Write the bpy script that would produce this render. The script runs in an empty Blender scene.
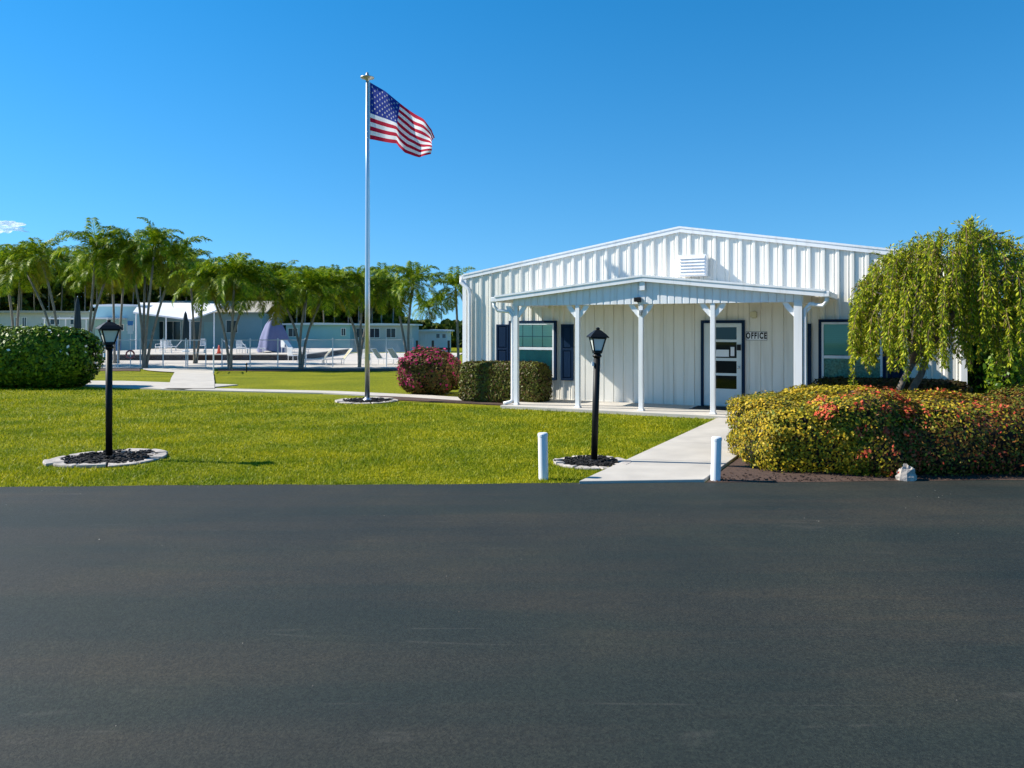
import bpy, math, random
import numpy as np
from mathutils import Vector, Matrix

R = math.radians
rnd = random.Random(7)
scene = bpy.context.scene
COL = scene.collection

# ------------------------------------------------------------------ view numbers of the place
EYE = 2.0; FOC = 800.0; HZ = 328.0          # eye height, focal length in pixels, horizon row


def gz(y):
    """height of the terrain: level by the road, a little lower round the pool and beyond"""
    def sm(a, b, t):
        t = min(1, max(0, (t - a) / (b - a))); return t * t * (3 - 2 * t)
    return -0.35 * sm(30, 44, y) - 0.55 * sm(76, 92, y)


def at(px, py, z=0.0):
    d = (EYE - z) * FOC / (py - HZ)
    return Vector(((px - 512) / FOC * d, d, z))


def far(px, d, py=None):
    """point at distance d on column px (row py gives its height, else on the terrain)"""
    z = gz(d) if py is None else EYE + (HZ - py) * d / FOC
    return Vector(((px - 512) / FOC * d, d, z))


# ------------------------------------------------------------------ node materials
MATS = {}


def mat(name, col, rough=0.6, var=0.0, scale=8.0, metal=0.0, bump=0.0, bscale=60.0, spec=0.5, col2=None, detail=6.0):
    if name in MATS: return MATS[name]
    m = bpy.data.materials.new(name); m.use_nodes = True
    nt = m.node_tree; b = nt.nodes['Principled BSDF']
    b.inputs['Roughness'].default_value = rough
    b.inputs['Metallic'].default_value = metal
    b.inputs['Specular IOR Level'].default_value = spec
    c = (*col, 1)
    if var > 0 or col2:
        tc = nt.nodes.new('ShaderNodeTexCoord')
        n = nt.nodes.new('ShaderNodeTexNoise'); n.inputs['Scale'].default_value = scale
        n.inputs['Detail'].default_value = detail
        nt.links.new(tc.outputs['Object'], n.inputs['Vector'])
        r = nt.nodes.new('ShaderNodeValToRGB')
        r.color_ramp.elements[0].position = 0.3; r.color_ramp.elements[1].position = 0.7
        lo = col2 if col2 else tuple(v * (1 - var) for v in col)
        r.color_ramp.elements[0].color = (*lo, 1)
        r.color_ramp.elements[1].color = c
        nt.links.new(n.outputs['Fac'], r.inputs['Fac'])
        nt.links.new(r.outputs['Color'], b.inputs['Base Color'])
    else:
        b.inputs['Base Color'].default_value = c
    if bump > 0:
        tc = nt.nodes.new('ShaderNodeTexCoord')
        n = nt.nodes.new('ShaderNodeTexNoise'); n.inputs['Scale'].default_value = bscale
        n.inputs['Detail'].default_value = 4
        nt.links.new(tc.outputs['Object'], n.inputs['Vector'])
        bp = nt.nodes.new('ShaderNodeBump'); bp.inputs['Strength'].default_value = bump
        bp.inputs['Distance'].default_value = 0.02
        nt.links.new(n.outputs['Fac'], bp.inputs['Height'])
        nt.links.new(bp.outputs['Normal'], b.inputs['Normal'])
    MATS[name] = m
    return m


def leaf_mat(name, stops, rough=0.5, trans=0.35, spec=0.15):
    """leaves: the colour differs from leaf to leaf (random per island), light passes through a little"""
    m = bpy.data.materials.new(name); m.use_nodes = True
    nt = m.node_tree; nt.nodes.clear()
    out = nt.nodes.new('ShaderNodeOutputMaterial')
    g = nt.nodes.new('ShaderNodeNewGeometry')
    r = nt.nodes.new('ShaderNodeValToRGB')
    el = r.color_ramp.elements
    while len(el) < len(stops): el.new(0.5)
    for e, (p, c) in zip(el, stops):
        e.position = p; e.color = (*c, 1)
    nt.links.new(g.outputs['Random Per Island'], r.inputs['Fac'])
    d = nt.nodes.new('ShaderNodeBsdfPrincipled'); d.inputs['Roughness'].default_value = rough
    d.inputs['Specular IOR Level'].default_value = spec
    t = nt.nodes.new('ShaderNodeBsdfTranslucent')
    mx = nt.nodes.new('ShaderNodeMixShader'); mx.inputs['Fac'].default_value = trans
    nt.links.new(r.outputs['Color'], d.inputs['Base Color'])
    nt.links.new(r.outputs['Color'], t.inputs['Color'])
    nt.links.new(d.outputs[0], mx.inputs[1]); nt.links.new(t.outputs[0], mx.inputs[2])
    nt.links.new(mx.outputs[0], out.inputs['Surface'])
    MATS[name] = m
    return m


def glass_mat(name, tint, refl=0.25):
    m = bpy.data.materials.new(name); m.use_nodes = True
    nt = m.node_tree; nt.nodes.clear()
    out = nt.nodes.new('ShaderNodeOutputMaterial')
    tr = nt.nodes.new('ShaderNodeBsdfTransparent'); tr.inputs['Color'].default_value = (*tint, 1)
    gl = nt.nodes.new('ShaderNodeBsdfGlossy'); gl.inputs['Roughness'].default_value = 0.03
    gl.inputs['Color'].default_value = (0.9, 1.0, 0.95, 1)
    fr = nt.nodes.new('ShaderNodeFresnel'); fr.inputs['IOR'].default_value = 1.5
    ad = nt.nodes.new('ShaderNodeMath'); ad.operation = 'ADD'; ad.inputs[1].default_value = refl * 0.4
    mx = nt.nodes.new('ShaderNodeMixShader')
    nt.links.new(fr.outputs[0], ad.inputs[0]); nt.links.new(ad.outputs[0], mx.inputs['Fac'])
    nt.links.new(tr.outputs[0], mx.inputs[1]); nt.links.new(gl.outputs[0], mx.inputs[2])
    nt.links.new(mx.outputs[0], out.inputs['Surface'])
    MATS[name] = m
    return m


# ------------------------------------------------------------------ mesh builder
class MB:
    def __init__(self):
        self.v = []; self.f = []; self.m = []

    def poly(self, pts, mi=0):
        k = len(self.v); self.v += [tuple(p) for p in pts]
        self.f.append(tuple(range(k, k + len(pts)))); self.m.append(mi)

    def box(self, c, s, rz=0.0, mi=0, bevel=0.0):
        x, y, z = s[0] / 2, s[1] / 2, s[2] / 2
        k = len(self.v); ca, sa = math.cos(rz), math.sin(rz)
        for dx, dy, dz in ((-1, -1, -1), (1, -1, -1), (1, 1, -1), (-1, 1, -1), (-1, -1, 1), (1, -1, 1), (1, 1, 1), (-1, 1, 1)):
            X, Y = dx * x, dy * y
            self.v.append((c[0] + X * ca - Y * sa, c[1] + X * sa + Y * ca, c[2] + dz * z))
        for q in ((0, 3, 2, 1), (4, 5, 6, 7), (0, 1, 5, 4), (1, 2, 6, 5), (2, 3, 7, 6), (3, 0, 4, 7)):
            self.f.append(tuple(k + i for i in q)); self.m.append(mi)

    def span(self, x0, x1, y0, y1, z0, z1, mi=0):
        self.box(((x0 + x1) / 2, (y0 + y1) / 2, (z0 + z1) / 2), (abs(x1 - x0), abs(y1 - y0), abs(z1 - z0)), 0, mi)

    def prism(self, outline, off, mi=0):
        """closed outline (3D points) pushed along the vector off"""
        k = len(self.v); n = len(outline); off = Vector(off)
        self.v += [tuple(p) for p in outline]
        self.v += [tuple(Vector(p) + off) for p in outline]
        self.f.append(tuple(range(k, k + n))); self.m.append(mi)
        self.f.append(tuple(range(k + 2 * n - 1, k + n - 1, -1))); self.m.append(mi)
        for i in range(n):
            j = (i + 1) % n
            self.f.append((k + j, k + i, k + n + i, k + n + j)); self.m.append(mi)

    def tube(self, pts, rad, n=8, mi=0, cap=True, square=False):
        pts = [Vector(p) for p in pts]
        if not hasattr(rad, '__len__'): rad = [rad] * len(pts)
        k0 = len(self.v); u = None
        for i, p in enumerate(pts):
            t = (pts[min(i + 1, len(pts) - 1)] - pts[max(i - 1, 0)]).normalized()
            if u is None:
                u = t.orthogonal().normalized() if abs(t.z) < 0.9 else Vector((1, 0, 0))
            u = (u - t * u.dot(t)).normalized()
            w = t.cross(u)
            for a in range(n):
                an = 2 * math.pi * (a + (0.5 if square else 0)) / n
                self.v.append(tuple(p + (u * math.cos(an) + w * math.sin(an)) * rad[i]))
        for i in range(len(pts) - 1):
            for a in range(n):
                b = (a + 1) % n
                self.f.append((k0 + i * n + a, k0 + i * n + b, k0 + (i + 1) * n + b, k0 + (i + 1) * n + a)); self.m.append(mi)
        if cap:
            self.f.append(tuple(k0 + a for a in range(n - 1, -1, -1))); self.m.append(mi)
            e = k0 + (len(pts) - 1) * n
            self.f.append(tuple(e + a for a in range(n))); self.m.append(mi)

    def lathe(self, prof, c=(0, 0, 0), n=16, mi=0, rot=0.0):
        k0 = len(self.v)
        for r, z in prof:
            for a in range(n):
                an = 2 * math.pi * a / n + rot
                self.v.append((c[0] + r * math.cos(an), c[1] + r * math.sin(an), c[2] + z))
        for i in range(len(prof) - 1):
            for a in range(n):
                b = (a + 1) % n
                self.f.append((k0 + i * n + a, k0 + i * n + b, k0 + (i + 1) * n + b, k0 + (i + 1) * n + a)); self.m.append(mi)
        self.f.append(tuple(k0 + a for a in range(n - 1, -1, -1))); self.m.append(mi)
        e = k0 + (len(prof) - 1) * n
        self.f.append(tuple(e + a for a in range(n))); self.m.append(mi)

    def build(self, name, mats, parent=None, smooth=False, bevel=0.0):
        me = bpy.data.meshes.new(name)
        me.from_pydata(self.v, [], self.f)
        if not isinstance(mats, (list, tuple)): mats = [mats]
        for m in mats: me.materials.append(m)
        me.polygons.foreach_set('material_index', self.m)
        if smooth: me.polygons.foreach_set('use_smooth', [True] * len(self.f))
        me.update()
        o = bpy.data.objects.new(name, me); COL.objects.link(o)
        if parent: o.parent = parent
        if bevel > 0:
            b = o.modifiers.new('bevel', 'BEVEL'); b.width = bevel; b.segments = 2
            b.limit_method = 'ANGLE'
        return o


def np_mesh(name, V, F, mats, mi=None, parent=None):
    """V (n,3), F (m,k) all the same k"""
    me = bpy.data.meshes.new(name)
    n, k = F.shape
    me.vertices.add(len(V)); me.vertices.foreach_set('co', np.ascontiguousarray(V, np.float32).ravel())
    me.loops.add(n * k); me.loops.foreach_set('vertex_index', np.ascontiguousarray(F, np.int32).ravel())
    me.polygons.add(n); me.polygons.foreach_set('loop_start', np.arange(0, n * k, k, dtype=np.int32))
    for m in (mats if isinstance(mats, (list, tuple)) else [mats]): me.materials.append(m)
    if mi is not None: me.polygons.foreach_set('material_index', np.ascontiguousarray(mi, np.int32))
    me.update(calc_edges=True)
    o = bpy.data.objects.new(name, me); COL.objects.link(o)
    if parent: o.parent = parent
    return o


def thing(name, label, cat, loc=(0, 0, 0), rz=0.0, group=None):
    o = bpy.data.objects.new(name, None); COL.objects.link(o)
    o.location = loc; o.rotation_euler = (0, 0, rz); o.empty_display_size = 0.3
    tag(o, label, cat, group)
    return o


def tag(o, label, cat, group=None):
    o['label'] = label; o['category'] = cat
    if group: o['group'] = group
    return o


def struct(o):
    o['kind'] = 'structure'; return o


def copy_tree(o, parent=None):
    c = o.copy(); COL.objects.link(c)
    if parent: c.parent = parent
    for ch in list(o.children): copy_tree(ch, c)
    return c


# ------------------------------------------------------------------ palette
white = mat('white_paint', (0.80, 0.80, 0.80), 0.45, 0.07, 1.3)
siding_white = mat('white_siding', (0.82, 0.785, 0.70), 0.5, 0.06, 0.9)
trim_white = mat('white_trim', (0.82, 0.82, 0.82), 0.4, 0.05, 2.0)
navy = mat('navy_paint', (0.003, 0.018, 0.050), 0.5, spec=.15)
black = mat('black_paint', (0.006, 0.006, 0.006), 0.5, 0.2, 30, spec=.25)
frost = mat('frosted_lamp_glass', (0.62, 0.66, 0.62), 0.25)
concrete = mat('concrete', (0.50, 0.455, 0.39), 0.85, 0.22, 1.7, bump=0.15, bscale=90)
deck_conc = mat('deck_concrete', (0.56, 0.50, 0.43), 0.85, 0.2, 0.5)
edging_mat = mat('edging_stone', (0.54, 0.48, 0.42), 0.9, 0.5, 7, bump=0.4, bscale=40)
mulch_mat = mat('mulch', (0.012, 0.010, 0.009), 0.9, 0.5, 30, bump=0.8, bscale=60)
soil_mat = mat('soil', (0.085, 0.045, 0.028), 0.95, 0.5, 14, bump=0.6, bscale=40)
pvc = mat('white_pvc', (0.78, 0.79, 0.80), 0.35, 0.06, 6)
alu = mat('aluminium', (0.62, 0.64, 0.67), 0.35, metal=0.85)
galv = mat('galvanised_steel', (0.62, 0.65, 0.66), 0.45, metal=0.25)
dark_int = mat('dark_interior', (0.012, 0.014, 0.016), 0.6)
blind_mat = mat('blind_slats', (0.80, 0.97, 0.82), 0.6)
blind_shade = mat('lace_curtain', (0.25, 0.58, 0.52), 0.7, 0.65, 22)
green_glass = glass_mat('green_glass', (0.90, 1.0, 0.94), 0.0)
dark_glass = glass_mat('dark_glass', (0.30, 0.36, 0.38), 0.0)
tan_mat = mat('tan_sling', (0.42, 0.36, 0.20), 0.8, 0.1, 20)
lilac = mat('lavender_canvas', (0.16, 0.17, 0.30), 0.8, 0.1, 3)
teal_dark = mat('dark_teal_canvas', (0.004, 0.022, 0.030), 0.8)
blue_wall = mat('pale_blue_siding', (0.30, 0.52, 0.58), 0.6, 0.08, 1)
teal_wall = mat('turquoise_siding', (0.30, 0.45, 0.50), 0.6, 0.08, 1)
grey_wall = mat('pale_grey_siding', (0.52, 0.55, 0.53), 0.6, 0.1, 1)
roof_white = mat('white_metal_roof', (0.80, 0.80, 0.80), 0.5, 0.08, 1)
roof_tan = mat('weathered_tan_roof', (0.40, 0.37, 0.30), 0.8, 0.15, 2)
brown_metal = mat('brown_metal', (0.035, 0.02, 0.016), 0.6)
red_plastic = mat('red_plastic', (0.50, 0.07, 0.05), 0.5)
sign_blue = mat('blue_sign', (0.05, 0.22, 0.55), 0.5)
bark = mat('palm_bark', (0.27, 0.235, 0.185), 0.9, 0.35, 5, bump=0.6, bscale=12)
bark_grey = mat('grey_bark', (0.20, 0.165, 0.13), 0.95, 0.5, 9, bump=0.9, bscale=22)
core_mat = mat('shrub_shade_core', (0.022, 0.015, 0.010), 0.9)  # near black, paints the inner shade of the shrubs

palm_leaf = leaf_mat('palm_leaf', [(0, (0.040, 0.105, 0.004)), (0.5, (0.15, 0.255, 0.007)), (1, (0.42, 0.46, 0.014))], 0.45, 0.34)
palm_yellow = leaf_mat('palm_leaf_old', [(0, (0.16, 0.18, 0.010)), (0.8, (0.32, 0.31, 0.02)), (1, (0.26, 0.16, 0.02))], 0.6, 0.3)
palm_core = mat('palm_crownshaft', (0.09, 0.15, 0.025), 0.5)
far_leaf = leaf_mat('wood_leaf', [(0, (0.018, 0.042, 0.004)), (0.6, (0.065, 0.100, 0.007)), (1, (0.20, 0.19, 0.014))], 0.6, 0.2)
hedge_leaf = leaf_mat('glossy_hedge_leaf', [(0, (0.015, 0.050, 0.004)), (0.5, (0.080, 0.15, 0.008)), (1, (0.26, 0.32, 0.018))], 0.4, 0.10, .12)
box_leaf = leaf_mat('clipped_hedge_leaf', [(0, (0.09, 0.035, 0.015)), (0.4, (0.09, 0.085, 0.016)), (1, (0.13, 0.15, 0.018))], 0.45, 0.10)
boug_leaf = leaf_mat('bougainvillea_leaf', [(0, (0.06, 0.06, 0.014)), (0.6, (0.12, 0.10, 0.02)), (1, (0.18, 0.07, 0.03))], 0.5, 0.25)
pink_leaf = leaf_mat('pink_bract', [(0, (0.36, 0.018, 0.09)), (1, (0.54, 0.05, 0.17))], 0.6, 0.3)
gold_leaf = leaf_mat('golden_leaf', [(0, (0.15, 0.14, 0.010)), (0.5, (0.36, 0.27, 0.014)), (1, (0.60, 0.42, 0.03))], 0.5, 0.12)
green_leaf = leaf_mat('mixed_leaf', [(0, (0.05, 0.085, 0.010)), (0.5, (0.11, 0.14, 0.014)), (1, (0.26, 0.16, 0.03))], 0.45, 0.10)
rust_leaf = leaf_mat('rusty_leaf', [(0, (0.06, 0.026, 0.010)), (0.45, (0.17, 0.070, 0.016)), (0.8, (0.15, 0.12, 0.016)), (1, (0.34, 0.15, 0.035))], 0.5, 0.10)
red_flower = leaf_mat('red_flower', [(0, (0.52, 0.05, 0.025)), (1, (0.66, 0.16, 0.07))], 0.6, 0.25)
white_flower = mat('white_flower', (0.8, 0.78, 0.66), 0.6)
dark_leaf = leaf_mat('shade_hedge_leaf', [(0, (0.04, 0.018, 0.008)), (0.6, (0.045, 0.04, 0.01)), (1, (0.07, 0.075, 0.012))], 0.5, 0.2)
weep_leaf = leaf_mat('weeping_leaf', [(0, (0.06, 0.115, 0.006)), (0.5, (0.25, 0.32, 0.012)), (1, (0.60, 0.56, 0.03))], 0.5, 0.35)
dry_leaf = leaf_mat('dry_twig_leaf', [(0, (0.20, 0.12, 0.05)), (1, (0.30, 0.22, 0.08))], 0.6, 0.2)
grass_mat = leaf_mat('grass_blade', [(0, (0.125, 0.17, 0.003)), (0.5, (0.27, 0.305, 0.004)), (1, (0.56, 0.50, 0.03))], 0.5, 0.35)


def patchy(m, lo, hi, scale):
    """soft patches of another tint over a leaf material"""
    nt = m.node_tree; r = [n for n in nt.nodes if n.type == 'VALTORGB'][0]
    tc = nt.nodes.new('ShaderNodeTexCoord'); n = nt.nodes.new('ShaderNodeTexNoise'); n.inputs['Scale'].default_value = scale; n.inputs['Detail'].default_value = 5
    nt.links.new(tc.outputs['Object'], n.inputs['Vector'])
    q = nt.nodes.new('ShaderNodeValToRGB'); q.color_ramp.elements[0].position = .36; q.color_ramp.elements[1].position = .64
    q.color_ramp.elements[0].color = (*lo, 1); q.color_ramp.elements[1].color = (*hi, 1)
    nt.links.new(n.outputs['Fac'], q.inputs['Fac'])
    mx = nt.nodes.new('ShaderNodeMix'); mx.data_type = 'RGBA'; mx.blend_type = 'MULTIPLY'; mx.inputs[0].default_value = 1
    tg = [l.to_socket for l in list(r.outputs['Color'].links)]
    nt.links.new(r.outputs['Color'], mx.inputs[6]); nt.links.new(q.outputs['Color'], mx.inputs[7])
    for t in tg: nt.links.new(mx.outputs[2], t)


patchy(grass_mat, (.58, .74, .8), (1.20, 1.12, 1.0), 0.9)
patchy(rust_leaf, (.75, .9, .9), (1.3, 1.1, 1.0), 2.2)
patchy(gold_leaf, (.75, .85, .8), (1.15, 1.05, 1.0), 2.6)
patchy(far_leaf, (.6, .75, .8), (1.3, 1.2, 1.0), .25)


def lawn_material():
    m = bpy.data.materials.new('lawn'); m.use_nodes = True
    nt = m.node_tree; b = nt.nodes['Principled BSDF']; b.inputs['Roughness'].default_value = 0.9
    b.inputs['Specular IOR Level'].default_value = 0.1
    tc = nt.nodes.new('ShaderNodeTexCoord')
    def noise(s, d):
        n = nt.nodes.new('ShaderNodeTexNoise'); n.inputs['Scale'].default_value = s; n.inputs['Detail'].default_value = d
        nt.links.new(tc.outputs['Object'], n.inputs['Vector']); return n
    n1 = noise(0.45, 5); n2 = noise(14, 6); n3 = noise(45, 3)
    r1 = nt.nodes.new('ShaderNodeValToRGB')
    e = r1.color_ramp.elements
    e[0].position = .3; e[0].color = (0.16, 0.185, 0.004, 1); e[1].position = .7; e[1].color = (0.29, 0.275, 0.008, 1)
    r2 = nt.nodes.new('ShaderNodeValToRGB')
    e = r2.color_ramp.elements
    e[0].position = .35; e[0].color = (0.35, 0.42, 0.3, 1); e[1].position = .65; e[1].color = (1.1, 1.1, 1.1, 1)
    mx = nt.nodes.new('ShaderNodeMix'); mx.data_type = 'RGBA'; mx.blend_type = 'MULTIPLY'; mx.inputs[0].default_value = 0.8
    nt.links.new(n1.outputs['Fac'], r1.inputs['Fac']); nt.links.new(n2.outputs['Fac'], r2.inputs['Fac'])
    nt.links.new(r1.outputs['Color'], mx.inputs[6]); nt.links.new(r2.outputs['Color'], mx.inputs[7])
    nt.links.new(mx.outputs[2], b.inputs['Base Color'])
    bp = nt.nodes.new('ShaderNodeBump'); bp.inputs['Strength'].default_value = 0.8; bp.inputs['Distance'].default_value = 0.04
    nt.links.new(n3.outputs['Fac'], bp.inputs['Height']); nt.links.new(bp.outputs['Normal'], b.inputs['Normal'])
    return m


def asphalt_material():
    m = bpy.data.materials.new('asphalt'); m.use_nodes = True
    nt = m.node_tree; b = nt.nodes['Principled BSDF']
    b.inputs['Specular IOR Level'].default_value = 0.28
    tc = nt.nodes.new('ShaderNodeTexCoord')
    def mapped(sx, sy, rz=0.0):
        mp = nt.nodes.new('ShaderNodeMapping'); mp.inputs['Scale'].default_value = (sx, sy, 1)
        mp.inputs['Rotation'].default_value = (0, 0, rz)
        nt.links.new(tc.outputs['Object'], mp.inputs['Vector']); return mp
    def noise(src, s, d, ro=0.55):
        n = nt.nodes.new('ShaderNodeTexNoise'); n.inputs['Scale'].default_value = s; n.inputs['Detail'].default_value = d
        n.inputs['Roughness'].default_value = ro
        nt.links.new(src.outputs['Vector'] if src.type == 'MAPPING' else src.outputs['Object'], n.inputs['Vector']); return n
    def ramp(n, stops):
        r = nt.nodes.new('ShaderNodeValToRGB'); el = r.color_ramp.elements
        while len(el) < len(stops): el.new(.5)
        for e, (p, c) in zip(el, stops):
            e.position = p; e.color = (*c, 1)
        nt.links.new(n.outputs['Fac'], r.inputs['Fac']); return r
    def mix(a, c, mode, f):
        mx = nt.nodes.new('ShaderNodeMix'); mx.data_type = 'RGBA'; mx.blend_type = mode; mx.inputs[0].default_value = f
        nt.links.new(a, mx.inputs[6]); nt.links.new(c, mx.inputs[7]); return mx.outputs[2]
    streak = noise(mapped(0.12, 1.0, R(-4)), 1.0, 8)          # long tyre-wear bands along the road
    blot = noise(tc, 0.55, 6)
    grain = noise(tc, 62, 6, 0.75)
    chips = noise(tc, 210, 2, 0.5)
    base = ramp(streak, [(.25, (0.0105, 0.0180, 0.0155)), (.45, (0.0150, 0.0205, 0.0172)), (.58, (0.0235, 0.0240, 0.0190)), (.68, (0.0150, 0.0195, 0.0170)), (.8, (0.0215, 0.0235, 0.0190))])
    bl = ramp(blot, [(.3, (0.76, 0.84, 0.86)), (.5, (1.05, 1.04, 1.02)), (.66, (1.42, 1.28, 1.14))])
    gr = ramp(grain, [(.38, (0.38, 0.40, 0.40)), (.5, (1, 1, 1)), (.63, (2.0, 1.85, 1.65))])
    ch = ramp(chips, [(.70, (1, 1, 1)), (.76, (2.2, 2.1, 1.9))])
    c = mix(base.outputs[0], bl.outputs[0], 'MULTIPLY', 1)
    c = mix(c, gr.outputs[0], 'MULTIPLY', 0.75)
    c = mix(c, ch.outputs[0], 'MULTIPLY', 0.8)
    # a few thin pale scuff lines that run along the road
    ln = nt.nodes.new('ShaderNodeTexNoise'); ln.inputs['Scale'].default_value = 1.0; ln.inputs['Detail'].default_value = 3
    nt.links.new(mapped(0.05, 0.9, R(4)).outputs['Vector'], ln.inputs['Vector'])
    lr = ramp(ln, [(.553, (0, 0, 0)), (.559, (.45, .45, .45)), (.565, (0, 0, 0))])
    brk = noise(tc, 1.3, 8, 0.7)
    brr = ramp(brk, [(.5, (0, 0, 0)), (.7, (1, 1, 1))])
    lm = mix(lr.outputs[0], brr.outputs[0], 'MULTIPLY', 1)
    pale = nt.nodes.new('ShaderNodeRGB'); pale.outputs[0].default_value = (0.12, 0.11, 0.09, 1)
    mx = nt.nodes.new('ShaderNodeMix'); mx.data_type = 'RGBA'
    nt.links.new(lm, mx.inputs[0]); nt.links.new(c, mx.inputs[6]); nt.links.new(pale.outputs[0], mx.inputs[7])
    nt.links.new(mx.outputs[2], b.inputs['Base Color'])
    rr = nt.nodes.new('ShaderNodeMapRange'); rr.inputs['To Min'].default_value = 0.62; rr.inputs['To Max'].default_value = 0.85
    nt.links.new(blot.outputs['Fac'], rr.inputs['Value']); nt.links.new(rr.outputs[0], b.inputs['Roughness'])
    bp = nt.nodes.new('ShaderNodeBump'); bp.inputs['Strength'].default_value = 0.55; bp.inputs['Distance'].default_value = 0.012
    nt.links.new(grain.outputs['Fac'], bp.inputs['Height']); nt.links.new(bp.outputs['Normal'], b.inputs['Normal'])
    return m


lawn_m = lawn_material(); asphalt_m = asphalt_material()

def weather(m, tint, fac):
    """faint vertical water marks and dust on painted sheet metal"""
    nt = m.node_tree; b = nt.nodes['Principled BSDF']; src = b.inputs['Base Color'].links[0].from_socket
    tc = nt.nodes.new('ShaderNodeTexCoord'); mp = nt.nodes.new('ShaderNodeMapping'); mp.inputs['Scale'].default_value = (9, 9, .5)
    n = nt.nodes.new('ShaderNodeTexNoise'); n.inputs['Scale'].default_value = 1; n.inputs['Detail'].default_value = 6
    nt.links.new(tc.outputs['Object'], mp.inputs[0]); nt.links.new(mp.outputs[0], n.inputs['Vector'])
    r = nt.nodes.new('ShaderNodeMapRange'); r.inputs['From Min'].default_value = .5; r.inputs['From Max'].default_value = .75; r.inputs['To Max'].default_value = fac
    nt.links.new(n.outputs['Fac'], r.inputs[0])
    mx = nt.nodes.new('ShaderNodeMix'); mx.data_type = 'RGBA'; mx.inputs[7].default_value = (*tint, 1)
    nt.links.new(r.outputs[0], mx.inputs[0]); nt.links.new(src, mx.inputs[6]); nt.links.new(mx.outputs[2], b.inputs['Base Color'])


weather(siding_white, (.50, .45, .36), .42); weather(trim_white, (.5, .46, .38), .35)

# ------------------------------------------------------------------ the setting
ys = [-60, -20, 0, 10, 28, 30, 32, 34, 36, 38, 40, 42, 44, 60, 76, 79, 82, 85, 88, 92, 130, 250, 900]
g = MB()
for a, b in zip(ys[:-1], ys[1:]):
    g.poly([(-900, a, gz(a)), (900, a, gz(a)), (900, b, gz(b)), (-900, b, gz(b))])
struct(g.build('ground', lawn_m))


def road_edge(x):
    return 10.06 + 0.031 * (x + 6.4) + 0.025 * math.sin(x * 1.3) + 0.012 * math.sin(x * 4.1 + 1)


g = MB(); xs = np.linspace(-60, 60, 241)
for a, b in zip(xs[:-1], xs[1:]):
    g.poly([(a, -40, 0.008), (b, -40, 0.008), (b, road_edge(b), 0.008), (a, road_edge(a), 0.008)])
struct(g.build('road', asphalt_m))

TH = R(26.70); CT, ST = math.cos(TH), math.sin(TH)
OX, OY, WC = -1.372, 22.87, 22.18                       # left front corner of the office and its wall line


def loc(s, p=0.0, z=0.0):
    """office coordinates to the world: s along the front wall, p out from it"""
    return Vector((OX + s * CT - p * ST, OY - s * ST - p * CT, z))


def S(px, p=0.0):
    t = (px - 512) / FOC; y = (WC - p / CT) / (1 + math.tan(TH) * t)
    return (t * y - OX) * CT - (y - OY) * ST


def H(px, py, p=0.0):
    t = (px - 512) / FOC; y = (WC - p / CT) / (1 + math.tan(TH) * t)
    return EYE + (HZ - py) * y / FOC


# front walkway: slabs between the road and the porch, joints left open between them
PZ = 0.08
sw0, sw1 = S(580, 8.6), 0
def s_of(pt): return (pt.x - OX) * CT - (pt.y - OY) * ST
def p_of(pt): return -(pt.x - OX) * ST - (pt.y - OY) * CT
sw0 = s_of(at(581, 483.5)); sw1 = sw0 + 1.40
p_far = 2.18
pa, pb = p_of(at(581, 484.0)), p_of(at(708, 482.5))
cuts = [(pa + 0.05, pb + 0.05)]
for py in (462.2,):
    cuts.append((p_of(at(630, py)), p_of(at(711, py + 1.6))))
for k in (1, 2):
    f = k / 3
    a0, b0 = cuts[1]; cuts.append((a0 + (p_far - a0) * f, b0 + (p_far - b0) * f))
cuts.append((p_far, p_far))
for i in range(len(cuts) - 1):
    (a0, b0), (a1, b1) = cuts[i], cuts[i + 1]
    g = MB(); gap = 0.012
    lo = [loc(sw0, a0 - gap, -0.06), loc(sw1, b0 - gap, -0.06), loc(sw1, b1 + gap, -0.06), loc(sw0, a1 + gap, -0.06)]
    g.prism(lo, (0, 0, 0.06 + 0.045))
    struct(g.build('walkway', concrete, bevel=0.008))
# joint filler under the slabs
g = MB(); g.poly([loc(sw0 + .02, cuts[0][0] - .1, 0.012), loc(sw1 - .02, cuts[0][1] - .1, 0.012), loc(sw1 - .02, p_far, 0.012), loc(sw0 + .02, p_far, 0.012)])
struct(g.build('walkway_joint', soil_mat))

# narrow side path to the pool gate and along the lawn
side = [at(-60, 383.0), at(100, 384.0), at(212, 388.0), at(330, 393.0), at(420, 397.3), at(470, 400.5), at(520, 403.2)]
def strip(name, pts, w, z, m):
    g = MB(); L = []; Rr = []
    for i, p in enumerate(pts):
        t = (pts[min(i + 1, len(pts) - 1)] - pts[max(i - 1, 0)]); t.z = 0; t.normalize(); n = Vector((-t.y, t.x, 0))
        L.append(p + n * w / 2); Rr.append(p - n * w / 2)
    for i in range(len(pts) - 1):
        q = [L[i], Rr[i], Rr[i + 1], L[i + 1]]
        g.prism([Vector((v.x, v.y, z - 0.06)) for v in q], (0, 0, 0.06))
    return struct(g.build(name, m))
strip('side_path', side[:3], 2.5, 0.035, concrete)
strip('side_path', [side[2] + Vector((-1.2, -0.55, 0))] + side[3:], 0.8, 0.035, concrete)
g = MB()
rows = [(25.9, 166, 214.5), (27.0, 168, 214.5), (29, 170, 214.5), (31, 171, 214), (33, 172, 214), (35, 173, 213.5), (37, 173.5, 213.5), (39, 174, 213), (41, 174.5, 213), (42.2, 160, 213), (43.4, 148, 213), (44.6, 143, 213), (46, 143, 213)]
for (ya, la, ra), (yb, lb, rb) in zip(rows[:-1], rows[1:]):
    g.poly([((l - 512) / 800 * y, y, gz(y) + .05) for l, y in ((la, ya), (ra, ya), (rb, yb), (lb, yb))])
struct(g.build('pool_path', concrete))

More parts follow.
